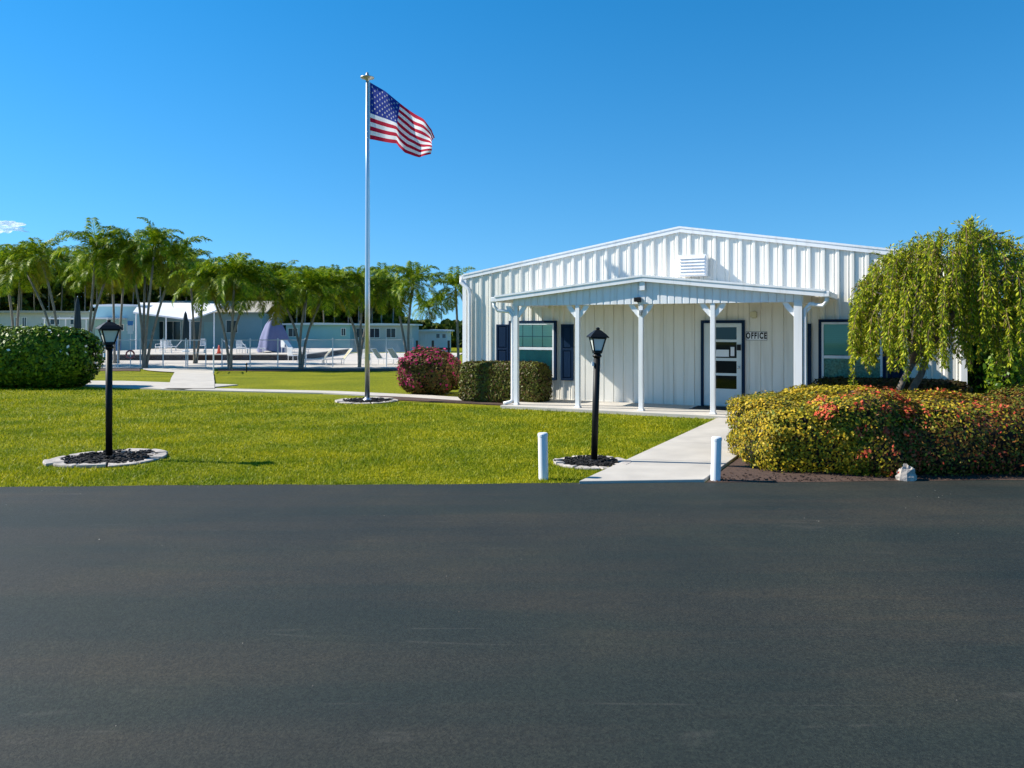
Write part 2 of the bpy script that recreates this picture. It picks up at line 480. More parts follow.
# pool terrace and pool
DZ = -0.30
g = MB()
def deck_piece(x0, x1, y0, y1): g.span(x0, x1, y0, y1, DZ - 0.2, DZ)
deck_piece(-46, -4.5, 46, 74)
struct(g.build('pool_deck', deck_conc))
UZ, UD = 0.13, 57.0                                # the upper terrace begins with a dark riser
ux0, ux1 = (60 - 512) / 800 * UD, (303 - 512) / 800 * UD
g = MB(); g.span(ux0, ux1, UD, 73.8, DZ - .1, UZ - .06); struct(g.build('terrace_riser', mat('brown_riser', (.035, .018, .014), .8, .3, 4)))
g = MB(); g.span(ux0 - .02, ux1 + .02, UD - .05, 73.9, UZ - .06, UZ); struct(g.build('upper_terrace', deck_conc))
g = MB()  # soil strips, dark in place of the palms' shade on the lawn
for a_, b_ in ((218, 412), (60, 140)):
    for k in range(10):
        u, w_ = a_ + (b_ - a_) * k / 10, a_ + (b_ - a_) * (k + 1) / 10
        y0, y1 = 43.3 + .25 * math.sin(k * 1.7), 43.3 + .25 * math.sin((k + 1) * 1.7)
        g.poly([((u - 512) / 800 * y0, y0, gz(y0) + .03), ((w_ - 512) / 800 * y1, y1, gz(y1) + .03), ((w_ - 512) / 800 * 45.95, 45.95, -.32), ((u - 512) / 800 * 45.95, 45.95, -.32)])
struct(g.build('palm_shade_bed', soil_mat))


def tz(px, d): return UZ if d >= UD and 60 < px < 303 else DZ


# ------------------------------------------------------------------ foliage helpers
def rng(seed): return np.random.default_rng(seed)


def leaf_quads(P, N, size, aspect, rg, flat=0.38, droop=0.0):
    """diamond leaves at points P, each turned round its own random axis near N; returns V, F"""
    n = len(P)
    A = rg.normal(size=(n, 3)); A[:, 2] -= droop
    A -= N * (0.72 * (A * N).sum(1))[:, None]
    A /= np.linalg.norm(A, axis=1, keepdims=True) + 1e-9
    Nn = N + rg.normal(size=(n, 3)) * flat
    B = np.cross(A, Nn); B /= np.linalg.norm(B, axis=1, keepdims=True) + 1e-9
    s = size * rg.uniform(0.65, 1.35, size=(n, 1))
    V = np.empty((n, 4, 3))
    V[:, 0] = P - A * s * 0.5; V[:, 1] = P + B * s * aspect * 0.5; V[:, 2] = P + A * s * 0.5; V[:, 3] = P - B * s * aspect * 0.5
    F = np.arange(n * 4).reshape(n, 4)
    return V.reshape(-1, 3), F


def lump(d, seed, amp):
    """smooth lumps over directions d"""
    rg = rng(seed); out = np.zeros(len(d))
    for k in range(14):
        w = rg.normal(size=3) * rg.uniform(2, 7); ph = rg.uniform(0, 6.28)
        out += np.sin(d @ w + ph) * rg.uniform(.4, 1)
    return 1 + amp * out / 3.0


def super_pts(n, half, power, seed, amp, inset):
    """points on and just under a rounded box; power 2 ellipsoid, 8 nearly a box"""
    rg = rng(seed)
    d = rg.normal(size=(n * 2, 3)); d *= np.array([1, 1, 1])
    half = np.array(half)
    # spread by area: choose on a box, then project
    face = rg.choice(6, size=n * 2, p=np.array([half[1] * half[2], half[1] * half[2], half[0] * half[2], half[0] * half[2], half[0] * half[1], half[0] * half[1]]) / (2 * (half[1] * half[2] + half[0] * half[2] + half[0] * half[1])))
    q = rg.uniform(-1, 1, size=(n * 2, 3))
    for f in range(6):
        k = face == f; q[k, f // 2] = 1 if f % 2 else -1
    q = q[:n]
    r = (np.abs(q) ** power).sum(1) ** (1 / power)
    q = q / r[:, None]
    u = q / np.linalg.norm(q, axis=1, keepdims=True)
    nn = np.sign(q) * np.abs(q) ** (power - 1) / half
    nn /= np.linalg.norm(nn, axis=1, keepdims=True)
    sc = lump(u, seed + 1, amp) * (1 - np.abs(rg.normal(size=n)) * inset)
    return q * half * sc[:, None], nn, u


def shrub(name, label, cat, c, half, n, leaf, size, seed, power=3.0, amp=0.05, inset=0.06, aspect=0.55, rz=0.0,
          accents=(), group=None, core=0.86, sink=0.0, stray=0.03, part='foliage'):
    """c is the point on the ground under the middle; half the half sizes; accents = [(material, share, test(u), size)]"""
    root = thing(name, label, cat, c, rz, group)
    P, N, u = super_pts(n, half, power, seed, amp, inset)
    rg = rng(seed + 5)
    k = rg.uniform(size=n) < stray
    P[k] += N[k] * rg.uniform(0.0, 0.035, size=(k.sum(), 1)) * min(4, size / .045)
    P[:, 2] += half[2] - sink
    keep = P[:, 2] > 0.03
    P, N, u = P[keep], N[keep], u[keep]
    n = len(P)
    sizes = np.full(n, size); mi = np.zeros(n, int)
    for j, (m_, share, test, sz) in enumerate(accents):
        pick = (rg.uniform(size=n) < share) & test(u, P)
        mi[pick] = j + 1; sizes[pick] = sz
        P[pick] += N[pick] * 0.03
    V, F = leaf_quads(P, N, sizes[:, None], aspect, rg)
    np_mesh(part, V, F, [leaf] + [a[0] for a in accents], mi, root)
    # dark solid core, the shade between the leaves put into its colour
    P2, N2, u2 = super_pts(1, half, power, seed, 0, 0)
    g = MB(); nu, nv = 28, 14
    gridv = []
    for i in range(nv + 1):
        ph = -math.pi / 2 + math.pi * i / nv
        for j in range(nu):
            th = 2 * math.pi * j / nu
            d = np.array([math.cos(ph) * math.cos(th), math.cos(ph) * math.sin(th), math.sin(ph)])
            m_ = np.abs(d).max(); q = d / m_
            q = q / (np.abs(q) ** power).sum() ** (1 / power)
            gridv.append(q)
    Q = np.array(gridv); U = Q / (np.linalg.norm(Q, axis=1, keepdims=True) + 1e-9)
    X = Q * np.array(half) * (core * lump(U, seed + 1, amp))[:, None]; X[:, 2] = np.maximum(X[:, 2] + half[2] - sink, 0.02)
    g.v = [tuple(v) for v in X]
    for i in range(nv):
        for j in range(nu):
            b = (j + 1) % nu
            g.f.append((i * nu + j, i * nu + b, (i + 1) * nu + b, (i + 1) * nu + j)); g.m.append(0)
    g.build('twigs_or_core', core_mat, root, True)
    return root


# ------------------------------------------------------------------ grass
def lawn_grass():
    rg = rng(3)
    pts = []
    for (y0, y1, dens) in ((10.0, 13.0, 2300), (13.0, 17.0, 1300), (17.0, 22.5, 650), (22.5, 32, 260)):
        x0, x1 = -0.66 * y1 - 0.5, min(0.28 * y1 + 1.0, 6)
        n = int((y1 - y0) * (x1 - x0) * dens)
        pts.append(np.stack([rg.uniform(x0, x1, n), rg.uniform(y0, y1, n), np.full(n, 0.030 + 0.0009 * y1)], 1))
    P = np.concatenate(pts)
    x, y = P[:, 0], P[:, 1]
    edge = 10.06 + 0.031 * (x + 6.4) + 0.025 * np.sin(x * 1.3) + 0.012 * np.sin(x * 4.1 + 1)
    s = (x - OX) * CT - (y - OY) * ST; p = -(x - OX) * ST - (y - OY) * CT
    ok = y > edge + rg.normal(size=len(x)) * 0.022 - 0.012 + .022 * np.sin(x * 6.3 + np.sin(x * 2.1) * 2) + .014 * np.sin(x * 17)
    ok &= ~((s > sw0 - 0.03) & (p > 0)) & (p > 2.19)
    for c, r in BEDS:
        ok &= (x - c[0]) ** 2 + (y - c[1]) ** 2 > (r - 0.10 + 0.22 * rg.uniform(size=len(x)) + .05*np.sin(x*9+y*7)) ** 2
    # paths
    def dist_seg(a, b):
        ab = np.array([b.x - a.x, b.y - a.y]); L2 = (ab ** 2).sum()
        t = np.clip(((x - a.x) * ab[0] + (y - a.y) * ab[1]) / L2, 0, 1)
        return np.hypot(x - a.x - t * ab[0], y - a.y - t * ab[1])
    for i in range(len(side) - 1):
        ok &= dist_seg(side[i], side[i + 1]) > (1.15 if i < 2 else 0.75)
    ok &= ~((x < -8.6) & (y > 25) & (x > (170 - 512) / 800 * y - .1) & (x < (214 - 512) / 800 * y + .1))
    P = P[ok]; n = len(P)
    # thin and thick patches
    pn = np.sin(P[:, 0] * 1.7 + 1.1 * np.sin(P[:, 1] * .9)) + np.sin(P[:, 1] * 2.3 + P[:, 0] * .8) + np.sin(P[:, 0] * 5.1 - P[:, 1] * 3.7) * .6
    hgt = P[:, 2] * rg.uniform(0.35, 1.1, n) * (1 + 0.16 * pn)
    an = rg.uniform(0, 6.28, n); lean = rg.normal(size=(n, 2)) * 0.55 * hgt[:, None]
    w = 0.0030 + 0.00030 * P[:, 1]
    V = np.empty((n, 3, 3)); g0 = np.array([0.0 if yy < 30 else gz(yy) for yy in P[:, 1]])
    V[:, 0] = np.stack([P[:, 0] - np.cos(an) * w, P[:, 1] - np.sin(an) * w, g0], 1)
    V[:, 1] = np.stack([P[:, 0] + np.cos(an) * w, P[:, 1] + np.sin(an) * w, g0], 1)
    V[:, 2] = np.stack([P[:, 0] + lean[:, 0], P[:, 1] + lean[:, 1], g0 + hgt], 1)
    o = np_mesh('grass', V.reshape(-1, 3), np.arange(n * 3).reshape(n, 3), grass_mat)
    o['kind'] = 'stuff'; o['label'] = 'short mown yellow green grass of the front lawn'


# ------------------------------------------------------------------ beds round the posts
BEDS = []


def bed(c, r, label, n_stone, seed, cut=None):
    rr = random.Random(seed)
    root = thing('mulch_bed', label, 'garden bed', (c.x, c.y, 0), group='round mulch beds edged with pale stone')
    BEDS.append(((c.x, c.y), r))
    g = MB(); n = 40; ring = []
    for i in range(n):
        a = 2 * math.pi * i / n; q = (r - 0.1) * (1 + 0.03 * math.sin(5 * a))
        ring.append((q * math.cos(a), q * math.sin(a), 0.018))
    g.poly(ring)
    # chips of bark
    for i in range(420):
        a = rr.uniform(0, 6.28); q = (r - 0.17) * math.sqrt(rr.random()); s = rr.uniform(.02, .065)
        g.box((q * math.cos(a), q * math.sin(a), 0.026 + rr.uniform(0, .035)), (s, s * .4, s * .35), rr.uniform(0, 3.1))
    g.build('mulch', mulch_mat, root)
    for i in range(n_stone):
        a0 = 2 * math.pi * (i + 0.04) / n_stone; a1 = 2 * math.pi * (i + 0.96) / n_stone
        g = MB(); hh = rr.uniform(.030, .055); out = []; ro = r + rr.uniform(-.07, .03); ri = r - rr.uniform(.24, .36)*min(1,r/.8)
        m_ = 5
        for k in range(m_ + 1):
            a = a0 + (a1 - a0) * k / m_; out.append((ro * math.cos(a), ro * math.sin(a), 0.0))
        for k in range(m_, -1, -1):
            a = a0 + (a1 - a0) * k / m_; sc = rr.uniform(.04, .16) * math.sin(math.pi * k / m_)
            out.append(((ri + sc) * math.cos(a), (ri + sc) * math.sin(a), 0.0))
        g.prism(out[::-1], (rr.uniform(-.01, .01), rr.uniform(-.01, .01), hh))
        o = g.build('edging_stone', edging_mat, root, bevel=0.012)
    return root


LAMP1 = at(109, 459.5); LAMP2 = at(594, 463.5); FLAG = at(367.3, 401.5)
bed(LAMP1, 0.84, 'round black mulch bed with scalloped pale stone edging under the left lamp post', 11, 1)
bed(FLAG, 0.85, 'round mulch bed with pale stone edging at the flagpole foot', 10, 2)
bed(at(590, 463.5), 0.58, 'small dark mulch bed beside the walkway under the right lamp post', 9, 3)


# ------------------------------------------------------------------ lamp posts
def lamp_post(c, label, rz, tilt, hgt, scale=1.0):
    root = thing('lamp_post', label, 'lamp post', (c.x, c.y, 0.0), 0, 'black garden lamp posts')
    root.rotation_euler = (0, tilt, rz)
    g = MB(); g.tube([(0, 0, -0.05), (0, 0, hgt - 0.44)], 0.049, 16)
    g.lathe([(0.066, 0.0), (0.075, 0.03), (0.06, 0.045)], (0, 0, 0.02))
    g.build('post', black, root, True)
    h0 = hgt - 0.44
    lan = MB(); k = scale
    lan.lathe([(0.062, 0), (0.07, 0.02), (0.05, 0.05), (0.085 * k, 0.06), (0.085 * k, 0.085)], (0, 0, h0), 16)
    b0, b1, z0, z1 = 0.062 * k, 0.112 * k, h0 + 0.085, h0 + 0.285
    for sx in (-1, 1):
        for sy in (-1, 1):
            lan.tube([(sx * b0, sy * b0, z0), (sx * b1, sy * b1, z1)], 0.011, 6)
    for z, bb in ((z0 + .006, b0), (z1 - .005, b1)):
        lan.box((0, bb, z), (2 * bb + .02, .016, .018)); lan.box((0, -bb, z), (2 * bb + .02, .016, .018))
        lan.box((bb, 0, z), (.016, 2 * bb + .02, .018)); lan.box((-bb, 0, z), (.016, 2 * bb + .02, .018))
    L = lan.build('lantern', black, root)
    gl = MB(); q0, q1 = b0 - .004, b1 - .004
    c0 = [(-q0, -q0, z0), (q0, -q0, z0), (q0, q0, z0), (-q0, q0, z0)]
    c1 = [(-q1, -q1, z1), (q1, -q1, z1), (q1, q1, z1), (-q1, q1, z1)]
    for i in range(4):
        j = (i + 1) % 4; gl.poly([c0[i], c0[j], c1[j], c1[i]])
    gl.build('glass', frost, L)
    rf = MB(); w = 0.158 * k
    rf.lathe([(w * 1.414, 0), (w * 1.414, 0.012), (w * 0.98, 0.06), (w * 0.45, 0.105), (w * 0.25, 0.115)], (0, 0, z1 + .004), 4, 0, math.pi / 4)
    rf.lathe([(0.022, 0), (0.03, 0.012), (0.03, 0.025), (0.012, 0.038)], (0, 0, z1 + .117), 10)
    rf.build('lamp_roof', black, L)
    pc = MB(); pc.box((-0.07, -0.03, h0 - 0.10), (0.03, 0.035, 0.06)); pc.build('light_sensor', galv, root)
    return root


lamp_post(LAMP1, 'black lamp post at the left in a big round mulch bed on the lawn', R(38), 0, 2.13, 1.05)
lamp_post(LAMP2, 'slightly leaning black lamp post beside the concrete walkway', R(8), R(1.7), 2.01, 0.88)


# ------------------------------------------------------------------ bollards
def bollard(px, py, top, r, tilt, label):
    c = at(px, py)
    o = thing('bollard', label, 'bollard', (c.x, c.y, 0), group='white bollards either side of the walkway')
    o.rotation_euler = (0, tilt, 0)
    h = (py - top) * c.y / FOC
    g = MB(); g.lathe([(r, -.05), (r, h - .008), (r * .93, h)], n=24); g.build('pipe', pvc, o, False)
    g = MB(); g.lathe([(r * 1.06, 0), (r * 1.06, .03), (r * .9, .045)], (0, 0, h - .03), 24); g.build('cap', pvc, o)


bollard(543.5, 479.5, 434, 0.064, R(-0.9), 'white pipe bollard on the grass left of the walkway mouth')
bollard(715.5, 481, 438, 0.064, R(1.6), 'white pipe bollard at the right edge of the walkway by the golden shrub')

# ------------------------------------------------------------------ flagpole and flag
fp = thing('flagpole', 'tall silver flagpole with a disc finial on the lawn', 'flagpole', (FLAG.x, FLAG.y, 0))
g = MB(); g.tube([(0, 0, 0), (0, 0, 3), (0, 0, 6), (0, 0, 8.72)], [0.068, 0.062, 0.05, 0.038], 16); g.build('pole', alu, fp, True)
g = MB(); g.lathe([(0.03, 8.70), (0.05, 8.74), (0.06, 8.76), (0.185, 8.80), (0.19, 8.82), (0.06, 8.86), (0.04, 8.90), (0.03, 8.95)], n=20); g.build('finial', mat('pale_bronze', (0.45, 0.42, 0.38), .4, metal=.5), fp, True)
g = MB(); g.tube([(0.075, -0.03, 1.2), (0.07, -0.03, 5), (0.055, -.03, 8.72)], 0.006, 5); g.build('halyard', white, fp)
g = MB(); g.box((0.07, -0.03, 1.2), (.03, .03, .16)); g.build('cleat', galv, fp)
g = MB(); g.lathe([(0.12, 0), (0.12, .03), (.075, .08)], (0, 0, 0.02)); g.build('base_collar', alu, fp)


def flag():
    NU, NV = 60, 39
    D = FLAG.y
    sc = D / FOC
    def lerp(tab, t):
        for (a, *pa), (b, *pb) in zip(tab[:-1], tab[1:]):
            if t <= b:
                f = (t - a) / (b - a); f2 = f
                return [x + (y - x) * f2 for x, y in zip(pa, pb)]
        return list(tab[-1][1:])
    # upper and lower edge of the cloth in the flag's own plane: u, along, up (metres from the upper hoist corner)
    top = [(0, 0, 0), (.2, .42, -.30), (.4, .79, -.62), (.6, 1.14, -.90), (.8, 1.45, -1.19), (.92, 1.66, -1.44), (1, 1.71, -1.62)]
    bot = [(0, 0, -1.46), (.2, .40, -1.56), (.38, .72, -1.66), (.46, .80, -1.78), (.6, .98, -1.95), (.8, 1.30, -2.05), (1, 1.62, -2.03)]
    rows = []
    for j in range(NV + 1):
        v = j / NV; row = []
        for i in range(NU + 1):
            u = i / NU
            t = lerp(top, u); b = lerp(bot, u)
            x = t[0] + (b[0] - t[0]) * v; z = t[1] + (b[1] - t[1]) * v
            amp = 0.15 * min(1, u * 2.2)
            ph = u * 9.5 - v * 3.2
            y = -amp * math.sin(ph) + 0.05 * math.sin(u * 21 + v * 5) * u
            x += 0.02 * math.sin(ph * 2) * u
            row.append(Vector((x, y - 0.95 * u, z)))
        rows.append(row)
    g = MB()
    idx = {}
    for j, row in enumerate(rows):
        for i, p in enumerate(row):
            idx[i, j] = len(g.v); g.v.append(tuple(p))
    for j in range(NV):
        for i in range(NU):
            stripe = j // 3
            m_ = 0 if stripe % 2 == 0 else 1
            if i < NU * 0.4 and stripe < 7: m_ = 2
            g.f.append((idx[i, j], idx[i + 1, j], idx[i + 1, j + 1], idx[i, j + 1])); g.m.append(m_)
    def cloth(n, col):
        m = leaf_mat(n, [(0, col), (1, col)], 0.75, 0.45); return m
    red, wh, bl = cloth('flag_red', (0.46, 0.010, 0.04)), cloth('flag_white', (0.80, 0.79, 0.80)), cloth('flag_blue', (0.010, 0.035, 0.25))
    root = thing('flag', 'red white and blue striped flag with white stars flying from the pole', 'flag', (FLAG.x + 0.075, FLAG.y - 0.03, 8.68)); root.scale = (1.08, 1, 1.06)
    st = g
    for r_ in range(9):
        for c_ in range(11):
            if (r_ + c_) % 2: continue
            u = (c_ + 1) / 12 * 0.4; v = (r_ + 1) / 10 * 7 / 13
            i, j = u * NU, v * NV; i0, j0 = int(i), int(j)
            p = rows[j0][i0].lerp(rows[j0][i0 + 1], i - i0).lerp(rows[j0 + 1][i0].lerp(rows[j0 + 1][i0 + 1], i - i0), j - j0)
            ex = (rows[j0][i0 + 1] - rows[j0][i0]).normalized(); ez = (rows[j0][i0] - rows[j0 + 1][i0]).normalized()
            nrm = ex.cross(ez).normalized()
            for sgn in (1, -1):
                ring = []
                for k in range(10):
                    a = math.pi / 2 + k * math.pi / 5; q = 0.034 if k % 2 == 0 else 0.014
                    ring.append(p + nrm * 0.004 * sgn + ex * q * math.cos(a) + ez * q * math.sin(a))
                st.poly(ring, 1)
    g.build('cloth', [red, wh, bl], root, True)
    hd = MB()
    hd.tube([(0, 0, 0), (0, 0, -1.46)], 0.012, 6); hd.build('header_band', wh, root)


flag()

# ------------------------------------------------------------------ the office
office = thing('office_building', 'white ribbed metal office with low gable roof and navy shutters behind the lawn', 'building', (OX, OY, 0), -TH)
LEN, PEAK, ZP, SL = 12.5, 6.25, 4.53, 0.1616
DEPTH = 15.0
def zr(s): return ZP - SL * abs(s - PEAK)


def ospan(g, s0, s1, p0, p1, z0, z1, mi=0): g.span(s0, s1, -p1, -p0, z0, z1, mi)


GA, GB_ = S(576.5), S(808)                       # the flush boarded part of the wall under the porch
g = MB()
prof = []
s = 0.0
pitch = 0.3125
while s < LEN - 0.01:
    for ds, p in ((0, 0), (0.125, 0), (0.135, .008), (.155, .008), (.165, 0), (.19, 0), (0.212, .032), (0.272, .032), (0.295, 0)):
        prof.append((s + ds, p))
    s += pitch
prof.append((LEN, 0))
ZS = 2.70
extra = []
for (a, pa_), (b, pb_) in zip(prof[:-1], prof[1:]):
    segs = [(a, pa_, b, pb_)]
    for cut in (PEAK, GA, GB_):
        out = []
        for (u, pu, w, pw) in segs:
            if u < cut < w:
                pm = pu + (pw - pu) * (cut - u) / (w - u); out += [(u, pu, cut, pm), (cut, pm, w, pw)]
            else: out.append((u, pu, w, pw))
        segs = out
    for (u, pu, w, pw) in segs:
        mid = (u + w) / 2
        zb = ZS if GA < mid < GB_ else 0.05
        g.poly([(u, -pu, zb), (w, -pw, zb), (w, -pw, zr(w) - .06), (u, -pu, zr(u) - .06)])
g.build('ribbed_siding', siding_white, office)
g = MB(); s = GA; k = 0
bw = (GB_ - GA) / 22
while k < 22:
    s0, s1 = GA + k * bw, GA + (k + 1) * bw
    for (u, pu, w, pw) in ((s0, .012, s0 + .010, .034), (s0 + .010, .034, s1 - .018, .034), (s1 - .018, .034, s1 - .010, .012), (s1 - .010, .012, s1, .012)):
        g.poly([(u, -pu, .05), (w, -pw, .05), (w, -pw, ZS + .15), (u, -pu, ZS + .15)])
    k += 1
g.poly([(GA, -.034, ZS + .15), (GB_, -.034, ZS + .15), (GB_, .0, ZS + .15), (GA, .0, ZS + .15)])
g.build('porch_siding', siding_white, office)
g = MB()                                          # shell of the other walls
out = [(0.0, .02, 0.0), (LEN, .02, 0.0), (LEN, .02, zr(LEN) - .08), (PEAK, .02, ZP - .08), (0.0, .02, zr(0) - .08)]
g.prism([(x, y, z) for x, y, z in out], (0, DEPTH, 0)); g.build('wall', siding_white, office)
g = MB()
for a, b in ((-0.04, PEAK), (LEN + .04, PEAK)):
    g.prism([(a, -.034, zr(a)), (b, -.034, ZP), (b, -.034, ZP - .05), (a, -.034, zr(a) - .05)], (0, DEPTH + .15, 0))
g.build('roof', roof_white, office)
g = MB()
for a, b in ((0.0, PEAK - .001), (LEN, PEAK + .001)):
    g.prism([(a, -.036, zr(a) + .012), (b, -.036, ZP + .012), (b, -.036, ZP - .13), (a, -.036, zr(a) - .13)], (0, -.022, 0))
    g.prism([(a, -.058, zr(a) + .016), (b, -.058, ZP + .016), (b, -.058, ZP - .03), (a, -.058, zr(a) - .03)], (0, -.012, 0))
g.build('rake_trim', trim_white, office)
g = MB()
ospan(g, -.02, .10, -.12, .05, .05, zr(0) - .14); g.build('corner_trim', trim_white, office)
g = MB(); ospan(g, LEN - .10, LEN + .02, -.12, .05, .05, zr(LEN) - .14); g.build('corner_trim', trim_white, office)
g = MB(); g.span(-.13, -.03, -.04, DEPTH, zr(0) - .13, zr(0) - .02); g.build('eave_gutter', trim_white, office)
g = MB()
g.tube([(-.07, -.02, zr(0) - .12), (-.05, -.10, zr(0) - .22), (.20, -.10, zr(0) - .42), (.24, -.10, zr(0) - .55), (.24, -.10, .25)], .05, 8)
g.build('downspout', trim_white, office)
g = MB(); ospan(g, .2, .33, .05, .14, .75, 1.0); g.tube([(.26, -.09, .05), (.26, -.09, .75)], .02, 6); g.build('meter_box', galv, office)


def window(s0, s1, z0, z1, mid, kind):
    w = MB(); t = 0.065
    ospan(w, s0, s1, .03, .105, z1 - t, z1); ospan(w, s0, s1, .03, .105, z0, z0 + t)
    ospan(w, s0, s0 + t, .03, .105, z0 + t, z1 - t); ospan(w, s1 - t, s1, .03, .105, z0 + t, z1 - t)
    root = w.build('window', navy, office)
    a, b, c, d = s0 + t, s1 - t, z0 + t, z1 - t
    f = MB(); q = 0.05
    ospan(f, a, b, .03, .095, d - q, d); ospan(f, a, b, .03, .095, c, c + q)
    ospan(f, a, a + q, .03, .095, c + q, d - q); ospan(f, b - q, b, .03, .095, c + q, d - q)
    ospan(f, a + q, b - q, .03, .092, mid - .035, mid + .035)
    f.build('sash', trim_white, root, bevel=.004)
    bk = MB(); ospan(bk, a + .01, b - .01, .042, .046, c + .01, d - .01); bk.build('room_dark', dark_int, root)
    bl = MB(); z = mid + .05
    while z < d - q:
        bl.poly([(a + q, -.066, z), (b - q, -.066, z), (b - q, -.052, z + .043), (a + q, -.052, z + .043)]); z += .044
    if kind == 'grid': bl.build('blind', blind_mat, root)
    else: bl.build('blind', mat('teal_blind', (.22, .55, .47), .6), root)
    lo = MB(); n = 60
    for i in range(n):
        u0, u1 = a + q + (b - a - 2 * q) * i / n, a + q + (b - a - 2 * q) * (i + 1) / n
        lo.poly([(u0, -.053 - .004 * math.sin(i), c + q), (u1, -.053 - .004 * math.sin(i + 1), c + q), (u1, -.053 - .004 * math.sin(i + 1), mid - .03), (u0, -.053 - .004 * math.sin(i), mid - .03)])
    lo.build('curtain', mat('teal_curtain', (.16, .46, .40), .7, .2, 3) if kind == 'grid' else blind_shade, root)
    pn = MB()
    pn.poly([(a + q, -.080, mid), (b - q, -.080, mid), (b - q, -.080, d - q), (a + q, -.080, d - q)])
    pn.poly([(a + q, -.074, c + q), (b - q, -.074, c + q), (b - q, -.074, mid), (a + q, -.074, mid)])
    pn.build('pane', green_glass, root)
    gr = MB()
    if kind == 'grid':
        for k in (1, 2, 3):
            u = a + q + (b - a - 2 * q) * k / 4; ospan(gr, u - .007, u + .007, .066, .072, mid + .035, d - q)
        for k in (1,):
            zz = mid + (d - mid) * .47; ospan(gr, a + q, b - q, .0655, .0725, zz - .007, zz + .007)
        gr.build('grille', mat('dark_grille', (.05, .14, .10), .5), root)
    return root


def shutter(s0, s1, z0, z1):
    g = MB(); t = .055; m_ = z0 + (z1 - z0) * .55
    ospan(g, s0, s1, .045, .062, z0, z1)
    for a, b, c, d in ((s0, s0 + t, z0, z1), (s1 - t, s1, z0, z1), (s0 + t, s1 - t, z0, z0 + t), (s0 + t, s1 - t, z1 - t, z1), (s0 + t, s1 - t, m_ - t / 2, m_ + t / 2)):
        ospan(g, a, b, .060, .085, c, d)
    ospan(g, s0 + t + .03, s1 - t - .03, .060, .076, z0 + t + .03, m_ - t / 2 - .03)
    ospan(g, s0 + t + .03, s1 - t - .03, .060, .076, m_ + t / 2 + .03, z1 - t - .03)
    g.build('shutter', navy, office, bevel=.005)


WZ0, WZ1 = .60, 2.20
window(S(510.5), S(557.5), WZ0, WZ1, 1.44, 'grid')
shutter(S(497.5), S(510) - .01, WZ0 - .02, WZ1 - .10); shutter(S(562), S(574.5), WZ0, WZ1 - .10)
window(S(818.8), S(886), WZ0, WZ1, 1.335, 'lace')
shutter(S(799.5), S(811.5), WZ0, WZ1 - .10); shutter(S(888), S(903.5), WZ0, WZ1 - .10)

# the door
d0, d1 = S(701.8), S(745.4); dz0, dz1 = .085, 2.19
g = MB(); t = .07
ospan(g, d0, d0 + t, .02, .11, dz0, dz1); ospan(g, d1 - t, d1, .02, .11, dz0, dz1); ospan(g, d0 + t, d1 - t, .02, .11, dz1 - t, dz1)
g.build('door_trim', navy, office)
a, b = d0 + t, d1 - t
q0, q1 = S(711), S(737.3)
zz = [2.02, 1.72, 1.66, 1.27, 1.20, 0.90, 0.84, 0.52]
g = MB()
ospan(g, a, q0, .04, .085, dz0 + .02, dz1 - t - .004); ospan(g, q1, b, .04, .085, dz0 + .02, dz1 - t - .004)
ospan(g, q0, q1, .04, .085, zz[0], dz1 - t - .004); ospan(g, q0, q1, .04, .085, dz0 + .02, zz[7])
for i in (1, 3, 5): ospan(g, q0, q1, .04, .083, zz[i + 1], zz[i])
ospan(g, q0 + .05, q1 - .05, .083, .092, .2, .45)
door = g.build('door', mat('door_white', (.66, .70, .68), .4, .04, 3), office)
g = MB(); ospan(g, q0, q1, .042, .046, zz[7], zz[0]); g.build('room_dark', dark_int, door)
g = MB()
g.poly([(q0, -.066, zz[7]), (q1, -.066, zz[7]), (q1, -.066, zz[0]), (q0, -.066, zz[0])]); g.build('pane', dark_glass, door)
g = MB(); ospan(g, q0 + .02, S(729.5), .068, .071, 1.30, 1.47); g.build('notice', white, door)
g = MB(); ospan(g, S(729.5) + .01, S(736.5), .068, .072, 1.28, 1.58); nb = g.build('notice_board', black, door)
g = MB(); ospan(g, S(731.2), S(735), .0725, .0745, 1.32, 1.54); g.build('paper', white, nb)
g = MB(); ospan(g, S(737.8), S(741.6), .086, .12, 1.46, 1.60); g.build('lock_box', black, door)
g = MB(); g.lathe([(.03, 0), (.035, .012), (.015, .03), (.034, .05), (.03, .075)], n=14)
hk = g.build('handle', galv, door, True); hk.rotation_euler = (R(90), 0, 0); hk.location = (S(739.3), -.085, 1.05)
# sign beside the door
o0, o1 = S(746.3), S(767.5); sz0, sz1 = 1.705, 1.915
sg = thing('office_sign', 'white OFFICE sign with black letters on the wall right of the door', 'sign', tuple(loc((o0 + o1) / 2, .036, (sz0 + sz1) / 2)), -TH)
w = (o1 - o0) / 2; hh = (sz1 - sz0) / 2
g = MB(); g.span(-w, w, -.012, 0, -hh, hh, 0); g.build('plate', trim_white, sg)
g = MB()
for q in ((-w, w, hh - .008, hh), (-w, w, -hh, -hh + .008), (-w, -w + .008, -hh + .008, hh - .008), (w - .008, w, -hh + .008, hh - .008)):
    g.span(q[0], q[1], -.0145, -.010, q[2], q[3])
g.build('border', black, sg)


